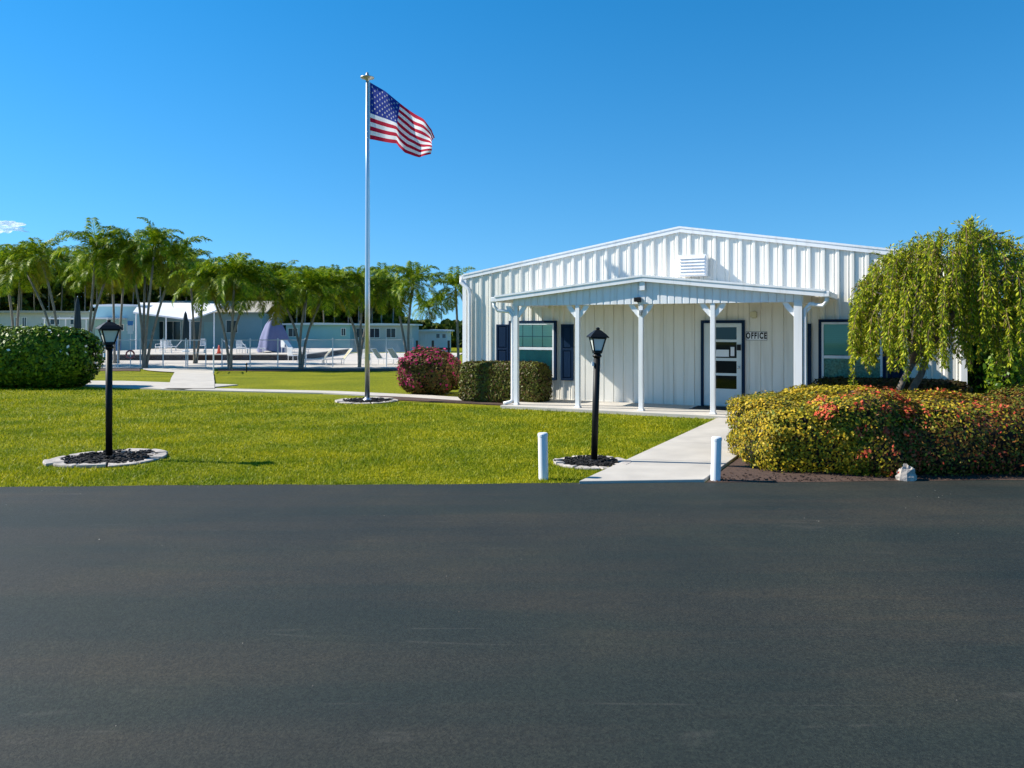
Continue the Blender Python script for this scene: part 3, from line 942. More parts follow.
def text_obj(txt, size, sx, m, parent, locn, ext=.002):
    c = bpy.data.curves.new('lettering', 'FONT'); c.body = txt; c.size = size; c.extrude = ext
    c.align_x = 'CENTER'; c.align_y = 'CENTER'; c.offset = .0085; c.space_character = 1.30
    c.materials.append(m)
    tmp = bpy.data.objects.new('lettering_curve', c); COL.objects.link(tmp)
    dg = bpy.context.evaluated_depsgraph_get()
    me = bpy.data.meshes.new_from_object(tmp.evaluated_get(dg)); bpy.data.objects.remove(tmp)
    o = bpy.data.objects.new('lettering', me); COL.objects.link(o)
    o.rotation_euler = (R(90), 0, 0); o.scale = (sx, 1, 1); o.location = locn; o.parent = parent
    return o


text_obj('OFFICE', .20, .60, black, sg, (-.004, -.0145, 0.0))

g = MB(); u = S(754.6); ospan(g, u - .05, u + .05, .034, .06, 2.23, 2.40); ospan(g, u - .075, u + .075, .06, .19, 2.25, 2.39)
g.build('wall_lamp', mat('cream_plastic', (.6, .55, .36), .5), office, bevel=.012)
mt = thing('doormat', 'dark doormat on the porch floor in front of the glazed door', 'doormat', tuple(loc((d0 + d1) / 2, .55, PZ)), -TH)
g = MB(); g.span(-.62, .62, -.36, .36, .002, .014); g.build('mat_pad', mat('mat_rubber', (.015, .017, .02), .9, .4, 60), mt, bevel=.004)
for sx in (-1, 1):
    g = MB(); g.span(sx * .60 - .03, sx * .60 + .03, -.36, .36, .0145, .018); g.build('mat_edge', galv, mt)

# louvred box in the gable
v0, v1 = S(678, .3), S(706, .3); vz0, vz1 = 3.27, 3.80
g = MB(); ospan(g, v0, v1, .03, .30, vz0, vz1); vb = g.build('vent_box', trim_white, office, bevel=.006)
g = MB()
for k in range(6):
    z = vz0 + .04 + k * (vz1 - vz0 - .06) / 6
    g.prism([(v0 + .03, -.302, z), (v0 + .03, -.345, z), (v0 + .03, -.302, z + .07)], (v1 - v0 - .06, 0, 0))
g.build('louvre', trim_white, vb)

# the porch
PP = 1.86
PF = 2.02; E0, E1 = S(495, PF), S(824, PF); SC = S(642, PF); PK, PSL = 3.21, 0.108
def zp(s): return PK - PSL * abs(s - SC)
g = MB()
for a, b in ((E0, SC), (E1, SC)):
    g.prism([(a, -PF, zp(a) - .01), (b, -PF, PK - .01), (b, -PF, PK - .06), (a, -PF, zp(a) - .06)], (0, PF - .04, 0))
g.build('porch_roof', roof_white, office)
g = MB()
for a, b in ((E0, SC - .001), (E1, SC + .001)):
    g.prism([(a, -PF - .002, zp(a) + .01), (b, -PF - .002, PK + .01), (b, -PF - .002, PK - .135), (a, -PF - .002, zp(a) - .135)], (0, -.03, 0))
    g.prism([(a, -PF - .032, zp(a) + .014), (b, -PF - .032, PK + .014), (b, -PF - .032, PK - .03), (a, -PF - .032, zp(a) - .03)], (0, -.015, 0))
g.build('porch_fascia', trim_white, office)
g = MB()
ospan(g, E0 - .11, E0, .06, PF + .03, zp(E0) - .14, zp(E0) - .02); g.build('porch_gutter', trim_white, office, bevel=.01)
g = MB(); ospan(g, E1, E1 + .11, .06, PF + .03, zp(E1) - .14, zp(E1) - .02)
g.build('porch_gutter', trim_white, office, bevel=.01)
posts = [S(516.5, PP), S(578, PP), S(641.3, PP), S(713, PP), S(798.5, PP)]
HB = 2.555
g = MB(); s = posts[0] - .06; n = 40
w = (posts[-1] + .1 - s) / n
for k in range(n):
    u0, u1 = s + k * w, s + (k + 1) * w
    for (a, pa_, b, pb_) in ((u0, .058, u0 + .012, .07), (u0 + .012, .07, u1 - .03, .07), (u1 - .03, .07, u1 - .018, .05), (u1 - .018, .05, u1, .058)):
        g.poly([(a, -PP - pa_, HB), (b, -PP - pb_, HB), (b, -PP - pb_, zp(b) - .06), (a, -PP - pa_, zp(a) - .06)])
g.poly([(s, -PP - .06, HB), (s + n * w, -PP - .06, HB), (s + n * w, -PP + .06, HB), (s, -PP + .06, HB)])
g.poly([(s, -PP + .06, HB), (s + n * w, -PP + .06, HB), (s + n * w, -PP + .06, zp(s) - .06), (SC, -PP + .06, PK - .06), (s, -PP + .06, zp(s) - .06)])
g.poly([(s, -PP - .058, HB), (s, -PP + .06, HB), (s, -PP + .06, zp(s) - .06), (s, -PP - .058, zp(s) - .06)])
e = s + n * w
g.poly([(e, -PP - .058, HB), (e, -PP + .06, HB), (e, -PP + .06, zp(e) - .06), (e, -PP - .058, zp(e) - .06)])
g.build('porch_gable', trim_white, office)
for i, u in enumerate(posts):                     # side beams run back to the wall at both ends
    if i in (0, 4):
        g = MB(); ospan(g, u - .05, u + .05, .04, PP - .062, HB, HB + .2); g.build('porch_beam', trim_white, office)
g = MB(); ospan(g, SC - .06, SC + .06, 1.94, PF - .003, PK - .34, PK - .07); g.build('ridge_beam_end', trim_white, office)
for i, u in enumerate(posts):
    hw = .052 if i < 4 else .085
    g = MB(); ospan(g, u - hw, u + hw, PP - hw, PP + hw, PZ - .02, HB - .003)
    ospan(g, u - hw - .02, u + hw + .02, PP - hw - .02, PP + hw + .02, PZ, PZ + .03)
    po = g.build('porch_post', trim_white, office, bevel=.006)
    for sg_ in (-1, 1):
        g = MB(); top_w, drop, th_ = .235, .29, .075
        outer = [(u + sg_ * (hw + top_w * (1 - k / 6)), HB - .03 - drop * (k / 6) ** .8) for k in range(7)]
        inner = [(u + sg_ * (hw + (top_w - .11) * (1 - k / 6)), HB - .006 - (drop - .13) * (k / 6) ** .9) for k in range(7)]
        poly = [(u + sg_ * (hw + top_w), HB - .005)] + outer + inner[::-1]
        g.prism([(x, -PP - .022, z) for x, z in poly], (0, .044, 0))
        g.build('bracket', trim_white, po)
# downspouts from the side gutters to the end posts
u = posts[0]
g = MB(); g.tube([(E0 - .05, -PF + .05, zp(E0) - .14), (E0 - .05, -PF + .05, zp(E0) - .25), (E0 + .06, -PF + .05, zp(E0) - .36), (u - .20, -PP - .02, HB - .14), (u - .105, -PP, HB - .25), (u - .105, -PP, .22), (u - .13, -PP - .04, .15), (u - .28, -PP - .16, .11)], .046, 8)
g.build('porch_downspout', trim_white, office, True)
u = posts[4]
g = MB(); g.tube([(E1 + .05, -PF + .05, zp(E1) - .14), (E1 + .05, -PF + .05, zp(E1) - .22), (E1 - .02, -PF + .05, zp(E1) - .32), (u + .26, -PP - .02, HB - .06), (u + .13, -PP, HB - .15), (u + .13, -PP, .22), (u + .2, -PP - .1, .13)], .046, 8)
g.build('porch_downspout', trim_white, office, True)
g = MB(); u = S(638, PP + .15); ospan(g, u - .05, u + .05, PP + .071, PP + .10, HB + .04, HB + .16); g.box((u - .01, -PP - .155, HB + .10), (.15, .10, .10)); g.build('flood_light', black, office, bevel=.01)
g = MB(); u = posts[2]; ospan(g, u - .03, u + .03, PP + .055, PP + .10, HB - .26, HB - .14); g.box((u + .035, -PP - .12, HB - .17), (.05, .10, .06)); g.build('camera', mat('grey_plastic', (.25, .27, .28), .5), office, bevel=.006)
# porch floor
g = MB(); ospan(g, posts[0] - .30, posts[4] + .75, .0, 2.16, -.05, PZ); g.build('porch_floor', mat('porch_concrete', (.52, .48, .42), .8, .15, 2), office, bevel=.012)
# planting bed along the wall
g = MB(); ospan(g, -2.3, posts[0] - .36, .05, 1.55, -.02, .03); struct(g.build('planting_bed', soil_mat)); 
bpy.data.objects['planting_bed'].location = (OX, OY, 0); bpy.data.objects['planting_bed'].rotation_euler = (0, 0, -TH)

# ------------------------------------------------------------------ hedges and shrubs
shrub('hedge', 'big dark green flat topped hedge at the far left of the lawn', 'hedge', (-16.45, 26.9, 0), (2.5, 1.05, 1.03), 26000,
      hedge_leaf, .13, 11, 3.0, .07, .06, .6, accents=[(white_flower, .012, lambda u, P: (u[:, 0] > -.2) & (u[:, 2] > .1), .13)])
c = far(430, 24.3); 
shrub('bougainvillea', 'round bougainvillea shrub with pink bracts left of the clipped hedge', 'shrub', (c.x, c.y, 0), (.94, .85, .66), 13000,
      boug_leaf, .085, 21, 2.6, .10, .07, .6, accents=[(pink_leaf, .11, lambda u, P: (u[:, 2] > .34) | ((u[:, 0] < -.5) & (u[:, 2] > -.5)), .10),
                                                     (pink_leaf, .025, lambda u, P: u[:, 2] > -.6, .09)], stray=.06)
h0, h1 = S(455, 1.2), S(541, 1.2)
c = loc((h0 + h1) / 2, .78); zt = H(520, 362.5, 1.2)
shrub('hedge', 'clipped brownish green box hedge in front of the left office window', 'hedge', (c.x, c.y, 0), ((h1 - h0) / 2, .38, zt / 2), 17000,
      box_leaf, .075, 31, 7.0, .02, .04, .6, rz=-TH)
h0, h1 = S(808, 1.1), S(972, 1.1)
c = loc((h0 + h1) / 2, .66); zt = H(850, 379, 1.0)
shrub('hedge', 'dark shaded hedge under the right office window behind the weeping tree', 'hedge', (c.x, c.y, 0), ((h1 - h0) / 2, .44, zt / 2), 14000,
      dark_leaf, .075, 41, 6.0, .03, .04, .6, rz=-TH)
shrub('shrub', 'golden yellow clipped shrub at the right edge of the walkway', 'shrub', (4.28, 11.98, 0), (.90, 1.20, .60), 36000,
      gold_leaf, .046, 51, 3.4, .08, .08, .6, sink=.22, stray=.05, accents=[(green_leaf, .16, lambda u, P: u[:, 2] > -2, .046)])
shrub('shrub', 'low golden hedge top behind the red flowered shrub', 'shrub', (5.45, 13.5, 0), (1.0, .55, .57), 15000, gold_leaf, .05, 52, 4.0, .04, .05, .6, sink=.12)
shrub('shrub', 'green clipped shrub dotted with red flowers beside the golden shrub', 'shrub', (4.95, 11.52, 0), (.80, .85, .62), 32000,
      green_leaf, .046, 61, 3.2, .12, .09, .55, sink=.22, stray=.05, accents=[(gold_leaf, .40, lambda u, P: (u[:, 0] < .1) | (u[:, 2] > .45), .046), (rust_leaf, .35, lambda u, P: u[:, 0] > -.2, .046), (red_flower, .42, lambda u, P: (np.sin(P[:, 0] * 17) + np.sin(P[:, 2] * 19 + P[:, 1] * 13) + .6 * np.sin(P[:, 0] * 5 - 1) > .75) & (u[:, 2] > -.45), .055),
                                                     (white_flower, .02, lambda u, P: u[:, 2] < -.55, .05)])
shrub('shrub', 'wide rusty red and green clipped shrub at the right end of the road edge', 'shrub', (6.50, 11.74, 0), (1.36, 1.05, .62), 44000,
      rust_leaf, .046, 71, 3.2, .13, .09, .55, sink=.22, stray=.05, accents=[(green_leaf, .30, lambda u, P: u[:, 2] > -2, .046), (gold_leaf, .22, lambda u, P: (u[:, 2] > .3) & (u[:, 0] < .2), .046), (red_flower, .10, lambda u, P: np.sin(P[:, 0] * 6 + 2) + np.sin(P[:, 1] * 5) + np.sin(P[:, 2] * 9) > .9, .05)])
shrub('shrub', 'rusty shrub running out of the picture under the weeping tree', 'shrub', (8.85, 12.5, 0), (1.35, 1.2, .60), 26000, rust_leaf, .05, 81, 3.2, .10, .07, .55, sink=.14,
      accents=[(green_leaf, .35, lambda u, P: u[:, 2] > -2, .046)])
c = far(1012, 17.5)
shrub('shrub', 'tall dark green shrub at the office corner behind the weeping tree', 'shrub', (c.x, c.y, 0), (.95, .8, 1.0), 9000, hedge_leaf, .10, 91, 2.4, .12, .09, .6)
q_ = next(p_ for p_ in np.linspace(11, 6, 500) if loc(sw1 + .02, p_).y > road_edge(loc(sw1 + .02, p_).x) - .01)
bx_ = loc(sw1 + .02, q_).x
g = MB(); g.poly([(x, road_edge(x) - .012, .0115) for x in np.linspace(bx_, 12, 60)] + [(12, 15, .0115), tuple(loc(sw1 + 1.6, 2.4, .0115)), tuple(loc(sw1 + .02, 2.4, .0115))])
rr = random.Random(8)
for k in range(700):
    x = rr.uniform(bx_ + .1, 9); y = road_edge(x) + abs(rr.gauss(0, .35)) + .02; s_ = rr.uniform(.012, .04)
    if s_of(Vector((x, y, 0))) < sw1 + .06: continue
    g.box((x, y, .016 + rr.uniform(0, .012)), (s_, s_ * .4, s_ * .3), rr.uniform(0, 3.1))
struct(g.build('shrub_bed', soil_mat))
rk = thing('rock', 'pale rock at the road edge under the rusty shrub', 'rock', (5.18, 10.50, 0))
g = MB(); rr = random.Random(4)
for i in range(7):
    for j in range(10):
        a = 2 * math.pi * j / 10; ph = math.pi / 2 * i / 6
        q = 1 + rr.uniform(-.14, .14)
        g.v.append((.14 * q * math.cos(a) * math.cos(ph), .10 * q * math.sin(a) * math.cos(ph), .20 * q * math.sin(ph)))
for i in range(6):
    for j in range(10):
        g.f.append((i * 10 + j, i * 10 + (j + 1) % 10, (i + 1) * 10 + (j + 1) % 10, (i + 1) * 10 + j)); g.m.append(0)
g.build('stone', edging_mat, rk)


# ------------------------------------------------------------------ weeping tree
def weeping_tree():
    base = Vector((6.84, 14.5, 0))
    root = thing('weeping_tree', 'weeping bottlebrush tree with hanging yellow green strands before the right window', 'tree', tuple(base))
    rg = rng(17); rr = random.Random(17)
    g = MB()
    fork = Vector((.42, 0, 1.35))
    g.tube([(-.06, 0, -.1), (-.02, .0, .25), (.10, 0, .7), (.26, .02, 1.05), fork], [.11, .075, .06, .055, .05], 10)
    g.tube([(.16, .08, -.1), (.20, .06, .35), (.36, .05, .75), (.58, .02, 1.15), (.78, .05, 1.7)], [.09, .07, .065, .06, .05], 10)
    g.build('trunk', bark_grey, root, True)
    g = MB(); C = Vector((1.34, 0, 0)); tips = []
    for k in range(26):
        a = 6.28 * k / 26 + rr.uniform(-.2, .2); r = rr.uniform(.6, 1.6)
        e = C + Vector((r * math.cos(a), r * math.sin(a), 3.35 - .38 * r * r / 1.6 + rr.uniform(-.15, .2)))
        m_ = fork.lerp(e, .5) + Vector((0, 0, .35))
        b = fork if k % 2 else Vector((.70, .05, 1.62))
        g.tube([b, b.lerp(m_, .5) + Vector((0, 0, .12)), m_, m_.lerp(e, .6) + Vector((0, 0, .08)), e], [.045, .036, .026, .016, .008], 6)
    tw = g.build('limb', bark_grey, root, True)
    # strands
    Pl, Nl, Dl = [], [], []
    tg = MB()
    NS = 600
    for k in range(NS):
        a = rr.uniform(0, 6.28); r = 1.78 * math.sqrt(rr.uniform(.005, 1.0))
        if math.sin(a * 5 + r * 5) + math.sin(a * 11 - r * 4 + 1) < -.55: continue
        top = 3.76 - .62 * (r / 1.8) ** 2 - .62 * (r / 1.8) ** 5
        top += .10 * math.sin(a * 3 + 1) + .07 * math.sin(a * 7 + r * 4)
        z0 = top - abs(rr.gauss(0, .30)) * (1 if rr.random() < .7 else 2.4) - .06
        st = C + Vector((r * math.cos(a), r * math.sin(a) * .95, z0))
        outv = Vector((math.cos(a), math.sin(a) * .95, 0))
        L = rr.uniform(.6, 1.7) * (1.0 if r > .8 else .8)
        end = max(1.10 + .42 * rr.random() + (.15 if r > 1.5 else 0), z0 - L)
        pts = []
        up = rr.uniform(.03, .20); push = rr.uniform(.06, .26)
        for i in range(9):
            f = i / 8
            pts.append(st + outv * (-.22 + push + (.22) * min(1, f * 3.2)) + Vector((rr.gauss(0, .012), rr.gauss(0, .012), up * math.sin(min(1, f * 3) * math.pi) - (z0 - end) * max(0, f - .12) / .88)))
        tg.tube(pts, [.006] * 5 + [.005, .004, .003, .002], 3, cap=False)
        total = sum((pts[i + 1] - pts[i]).length for i in range(8))
        nl = int(total / .0062)
        for q in range(nl):
            f = q / nl * 8; i = min(7, int(f)); p = pts[i].lerp(pts[i + 1], f - i); t = (pts[i + 1] - pts[i]).normalized()
            w_ = .25 + .75 * min(1, 1.6 * (1 - q / nl))
            if rr.random() > .92 + .3 * math.sin(k): continue
            dr = Vector((rr.gauss(0, 1), rr.gauss(0, 1), rr.gauss(0, .3))).normalized()
            Pl.append(p + dr * .022 * w_); Dl.append((dr * .75 + t * .75 + Vector((0, 0, -.15))).normalized())
    # upright twigs at the top
    for k in range(46):
        a = rr.uniform(0, 6.28); r = 1.5 * math.sqrt(rr.random()); z0 = 3.58 - .9 * (r / 1.7) ** 2
        st = C + Vector((r * math.cos(a), r * math.sin(a), z0)); L = rr.uniform(.2, .55)
        ben = Vector((rr.gauss(0, .2), rr.gauss(0, .2), 0))
        pts = [st + Vector((0, 0, L * f)) + ben * f * f - Vector((0, 0, .12 * f ** 3)) for f in (0, .33, .66, 1)]
        tg.tube(pts, [.007, .006, .004, .003], 3, cap=False)
        for q in range(46):
            f = q / 46 * 3; i = min(2, int(f)); p = pts[i].lerp(pts[i + 1], f - i); t = (pts[i + 1] - pts[i]).normalized()
            dr = Vector((rr.gauss(0, 1), rr.gauss(0, 1), rr.gauss(0, .3))).normalized()
            Pl.append(p + dr * .025); Dl.append((dr * .8 + t * .6).normalized())
    tg.build('twigs_or_core', mat('twig', (.17, .11, .06), .9), root)
    P = np.array(Pl); A = np.array(Dl); n = len(P)
    B = np.cross(A, rg.normal(size=(n, 3))); B /= np.linalg.norm(B, axis=1, keepdims=True)
    s = .074 * rg.uniform(.7, 1.3, (n, 1))
    V = np.empty((n, 4, 3)); V[:, 0] = P; V[:, 1] = P + A * s * .5 + B * s * .15; V[:, 2] = P + A * s; V[:, 3] = P + A * s * .5 - B * s * .15
    mi = (rg.uniform(size=n) < .07).astype(int)
    np_mesh('foliage', V.reshape(-1, 3), np.arange(n * 4).reshape(n, 4), [weep_leaf, dry_leaf], mi, root)


weeping_tree()

# ------------------------------------------------------------------ palms
def palm_crown_mesh(seed, nf=17, nold=3, L=2.05):
    rr = random.Random(seed); Vs, Fs, mi = [], [], []
    def quad(a, b, c, d, m_):
        k = len(Vs); Vs.extend((tuple(a), tuple(b), tuple(c), tuple(d))); Fs.append((k, k + 1, k + 2, k + 3)); mi.append(m_)
    for k in range(nf + nold):
        old = k >= nf
        a = k * 2.39996 + rr.uniform(-.25, .25)
        f0 = k / nf if not old else 1
        el = R(86) - R(104) * f0 ** 1.35 + R(rr.uniform(-8, 8)) if not old else R(rr.uniform(-70, -45))
        ln = L * rr.uniform(.78, 1.18) * (.85 if f0 < .15 else 1) * (.75 if old else 1)
        d = Vector((math.cos(a), math.sin(a), 0)); p = Vector((0, 0, 0.0)); pts = []
        n = 14
        for i in range(n + 1):
            pts.append(p.copy())
            el -= R(10.0 if not old else 4) * (0.25 + 1.1 * i / n) * rr.uniform(.9, 1.1)
            p = p + (d * math.cos(el) + Vector((0, 0, math.sin(el)))) * ln / n
        m_ = 1 if old else (1 if (f0 > .8 and rr.random() < .12) else 0)
        for i in range(n):
            t = (pts[i + 1] - pts[i]).normalized(); side_ = t.cross(Vector((0, 0, 1)))
            if side_.length < .05: side_ = Vector((-d.y, d.x, 0))
            side_.normalize(); upv = side_.cross(t).normalized()
            w = .022 * (1 - i / n) + .006
            quad(pts[i] - side_ * w, pts[i + 1] - side_ * w * .8, pts[i + 1] + side_ * w * .8, pts[i] + side_ * w, m_)
            for sub in (0, .2, .4, .6, .8):
                f = (i + sub) / n
                if f < .1: continue
                q = pts[i].lerp(pts[i + 1], sub)
                ll = .62 * math.sin(math.pi * min(1, f * .85 + .16)) ** .7 * rr.uniform(.8, 1.15)
                for sg_ in (-1, 1):
                    out = (side_ * sg_ * rr.uniform(.75, 1) + t * rr.uniform(.5, .9) + upv * rr.uniform(-.1, .45)).normalized()
                    mid = q + out * ll * .5; tip = q + out * ll * .85 + Vector((0, 0, -ll * rr.uniform(.12, .42)))
                    wd = t * .024
                    quad(q - wd * .5, mid - wd, tip, mid + wd, m_)
    me = bpy.data.meshes.new('crown')
    me.from_pydata(Vs, [], Fs); me.materials.append(palm_leaf); me.materials.append(palm_yellow)
    me.polygons.foreach_set('material_index', mi); me.update()
    return me


CROWNS = [palm_crown_mesh(100 + i, 18 + i % 3, 1 + i % 2) for i in range(5)]


def add_palm(root, base, top, k, sc, rr):
    """one stem with its crown as children of root; base and top in the root's own coordinates"""
    bow = Vector((rr.uniform(-.12, .12) - (top.x - base.x) * .18, rr.uniform(-.1, .1), 0))
    pts = [base.lerp(top, f) + bow * math.sin(math.pi * f) for f in (0, .06, .2, .4, .6, .8, 1)]
    g = MB(); r = .075
    g.tube(pts, [r * 1.7, r * 1.25, r * 1.05, r, r * .95, r * .9, r * .8], 8)
    g.build('trunk', bark, root, True)
    t = (pts[-1] - pts[-2]).normalized()
    g = MB(); g.tube([top - t * .05, top + t * .25, top + t * .6], [r * .85, r * 1.0, r * .5], 8); g.build('crownshaft', palm_core, root, True)
    o = bpy.data.objects.new('crown', CROWNS[k % len(CROWNS)]); COL.objects.link(o); o.parent = root
    o.location = top + t * .5; o.rotation_euler = (rr.uniform(-.2, .2), rr.uniform(-.2, .2), rr.uniform(0, 6.28)); o.scale = (sc, sc, sc * rr.uniform(.92, 1.08))


def palm_clump(name, label, d, bpx, tops, seed, sc=1.0, group=None):
    rr = random.Random(seed)
    b = far(bpx, d)
    root = thing(name, label, 'palm tree', tuple(b), 0, group)
    for i, (px, py, dd) in enumerate(tops):
        tp = far(px, d + dd, py + (6 if d < 60 else 0)) - b
        bx = Vector((rr.uniform(-.1, .1) + (tp.x) * .04, dd * .1, -.1))
        add_palm(root, bx, tp, seed + i, sc * rr.uniform(.90, 1.16), rr)
    return root


def simple_palm(name, label, d, px, py, seed, sc=1.0, lean=0.0, group=None):
    return palm_clump(name, label, d, px - lean, [(px, py, 0)], seed, sc, group)


NEAR = 'palms along the pool fence'
palm_clump('palm_clump', 'tall palm clump fanning from one base just left of the pool gate path', 46.2, 145, [(131, 258, .5), (154, 250, -.3), (172, 264, .9), (145, 270, 1.2)], 1, 1.12, NEAR)
palm_clump('palm_clump', 'palm clump just right of the pool gate railing', 44.5, 230, [(213, 290, .4), (234, 283, -.2), (247, 289, .6)], 12, 1.08, NEAR)
palm_clump('palm_clump', 'palm clump with three stems spreading in a V right of the lavender cover', 46.0, 301, [(284, 297, .3), (306, 293, -.3), (320, 297, .3)], 23, 1.0, NEAR)
palm_clump('palm_clump', 'palm clump with leaning stems directly behind the flagpole', 47.0, 360, [(342, 292, .3), (362, 290, .6), (374, 297, 1)], 34, 1.0, NEAR)
palm_clump('palm_clump', 'tallest palm pair between the flagpole and the bougainvillea', 47.5, 410, [(397, 297, .6), (412, 287, -.2)], 45, 1.05, NEAR)
simple_palm('palm_tree', 'single palm standing close to the left corner of the white office', 47.0, 456, 291, 56, .95, -1.0, NEAR)
palm_clump('palm_clump', 'pair of leaning palms just above the right end of the flat topped hedge', 46.5, 87, [(95, 256, 0), (107, 270, .8)], 67, 1.08, NEAR)
palm_clump('palm_clump', 'palm pair leaning left behind the middle of the flat topped hedge', 48.0, 58, [(43, 260, 0), (27, 268, .8)], 78, 1.1, NEAR)
palm_clump('palm_clump', 'palm pair at the left edge of the picture behind the flat topped hedge', 50.0, 16, [(6, 272, 0), (20, 276, .8)], 89, 1.0, NEAR)
palm_clump('palm_clump', 'palm pair between the tall clump and the leaning pair', 52.0, 116, [(112, 262, 0), (124, 268, .8)], 91, 1.0, NEAR)
palm_clump('palm_clump', 'low palm pair between the two clumps at the gate path', 52.0, 195, [(190, 272, 0), (203, 280, .8)], 92, .95, NEAR)
rr = random.Random(5)
px = -14
while px < 400:
    py = 275 + (10 if px > 190 else 0) + rr.uniform(-6, 9)
    if px > 250: py += 3
    simple_palm('palm_tree', 'one of the crowded palms in the long row behind the pool houses', rr.uniform(84, 92), px, py, rr.randint(0, 99), 1.5, rr.uniform(-3, 3), 'palms in the row behind the houses')
    px += rr.uniform(10, 15)
simple_palm('palm_tree', 'lower of two small distant palms against the sky near the office', 130, 429, 313, 61, 1.7, 0)
simple_palm('palm_tree', 'small distant palm closest to the office standing against the sky', 130, 441, 306, 62, 1.6, 0)


# wood behind everything
def treeline():
    rg = rng(44); Ps, Ns = [], []
    spans = [(-60, 110, 270, 98), (110, 260, 278, 96), (260, 400, 288, 98), (395, 475, 322, 120), (960, 1100, 300, 70), (470, 980, 318, 130)]
    for a, b, py, d in spans:
        x0, x1 = (a - 512) / 800 * d, (b - 512) / 800 * d
        n = int((x1 - x0) * 900)
        x = rg.uniform(x0, x1, n); top = EYE + (HZ - py) * d / 800
        prof = top * (1 + .10 * np.sin(x * .7) + .08 * np.sin(x * 1.9 + 1) + .05 * np.sin(x * 4.3))
        z = gz(d) + (prof - gz(d)) * (1 - rg.uniform(size=n) ** 1.6 * 1.0)
        y = d + rg.normal(size=n) * 1.0 + 1.2 * np.sin(x * 1.1 + z * 1.3) 
        Ps.append(np.stack([x, y, z], 1))
        Ns.append(np.stack([np.cos(x * 3) * .5, -np.ones(n), .6 + .4 * np.sin(z * 3 + x)], 1))
    P = np.concatenate(Ps); N = np.concatenate(Ns); N /= np.linalg.norm(N, axis=1, keepdims=True)
    V, F = leaf_quads(P, N, .75, .6, rg, .7)
    o = np_mesh('treeline', V, F, far_leaf); o['kind'] = 'stuff'; o['label'] = 'dark green wood behind the palms and houses'


treeline()
# a darker round tree far left
c = far(12, 105)
shrub('tree', 'dark rounded tree top rising behind the palms at the far left', 'tree', (c.x, c.y, c.z), (3.4, 2.5, 6.2), 9000, far_leaf, .5, 15, 2.2, .08, .08, .6)


# ------------------------------------------------------------------ houses beyond the pool
def house(name, label, px0, px1, d, depth, e_py, r_py, wall_m, roof_m, wins=(), over=.35, kind='flat', doors=(), zb=None):
    x0, x1 = (px0 - 512) / 800 * d, (px1 - 512) / 800 * d
    zb = gz(d) if zb is None else zb
    ze = EYE + (HZ - e_py) * d / 800; zt = EYE + (HZ - r_py) * (d + depth / 2) / 800
    cx = (x0 + x1) / 2
    root = thing(name, label, 'house', (cx, d, zb))
    w = (x1 - x0) / 2; hh = ze - zb
    g = MB(); g.span(-w, w, 0, depth, -.1, hh); wo = g.build('wall', wall_m, root)
    g = MB()
    if kind == 'flat':
        g.prism([(-w - over, -over, hh), (w + over, -over, hh), (w + over, -over, hh + .16), (0, -over, hh + .24), (-w - over, -over, hh + .16)], (0, depth + 2 * over, 0))
    else:
        rz = max(zt - zb, hh + .5)
        g.prism([(-w - over, -over, hh), (-w - over, -over, hh + .12), (-w - over, depth / 2, rz + .12), (-w - over, depth + over, hh + .12), (-w - over, depth + over, hh), (-w - over, depth / 2, rz)], (2 * w + 2 * over, 0, 0))
    g.build('roof', roof_m, root)
    for (a, b, ya, yb) in wins:
        u0, u1 = (a - 512) / 800 * d - cx, (b - 512) / 800 * d - cx
        v0, v1 = EYE + (HZ - yb) * d / 800 - zb, EYE + (HZ - ya) * d / 800 - zb
        g = MB()
        for q in ((u0, u1, v1 - .06, v1), (u0, u1, v0, v0 + .06), (u0, u0 + .06, v0 + .06, v1 - .06), (u1 - .06, u1, v0 + .06, v1 - .06), ((u0 + u1) / 2 - .02, (u0 + u1) / 2 + .02, v0 + .06, v1 - .06)):
            g.span(q[0], q[1], -.05, -.002, q[2], q[3])
        f = g.build('window', trim_white, root)
        g = MB(); g.poly([(u0, -.02, v0), (u1, -.02, v0), (u1, -.02, v1), (u0, -.02, v1)]); g.build('pane', mat('far_glass', (.02, .035, .045), .1), f)
    for (a, b, ya, m_) in doors:
        u0, u1 = (a - 512) / 800 * d - cx, (b - 512) / 800 * d - cx
        g = MB(); g.span(u0, u1, -.04, -.002, 0, EYE + (HZ - ya) * d / 800 - zb); g.build('door', m_, root)
    return root, cx, zb


def carport(label, px0, px1, d, depth, py, m=roof_white):
    x0, x1 = (px0 - 512) / 800 * d, (px1 - 512) / 800 * d; zb = gz(d); z = EYE + (HZ - py) * d / 800 - zb
    root = thing('carport', label, 'carport', ((x0 + x1) / 2, d, zb)); w = (x1 - x0) / 2
    g = MB(); g.prism([(-w, 0, z - .14), (w, 0, z - .14), (w, 0, z), (-w, 0, z)], (0, depth, 0)); g.build('roof', m, root)
    for sx in (-1, -.33, .33, 1):
        g = MB(); g.tube([(sx * (w - .15), .15, 0), (sx * (w - .15), .15, z - .12)], .05, 8); g.build('post', trim_white, root)
    return root


house('mobile_home', 'long low pale house with flat tan roof behind the left hedge', -40, 92, 79, 7, 313, 309, grey_wall, roof_tan,
      [(15, 20, 317, 327), (22, 27, 317, 327), (50, 60, 316, 325), (70, 78, 316, 325)], .6)
carport('white carport roof behind the flat topped hedge', 42, 108, 73, 4.5, 317.5)
house('mobile_home', 'pale blue house with flat white roof left of the pool canopy', 95, 141, 76.5, 7, 306.5, 303, blue_wall, roof_white,
      [(116, 124, 324, 331), (127, 134, 324, 331)], .25, 'flat', [(111, 121, 333, sign_blue)])
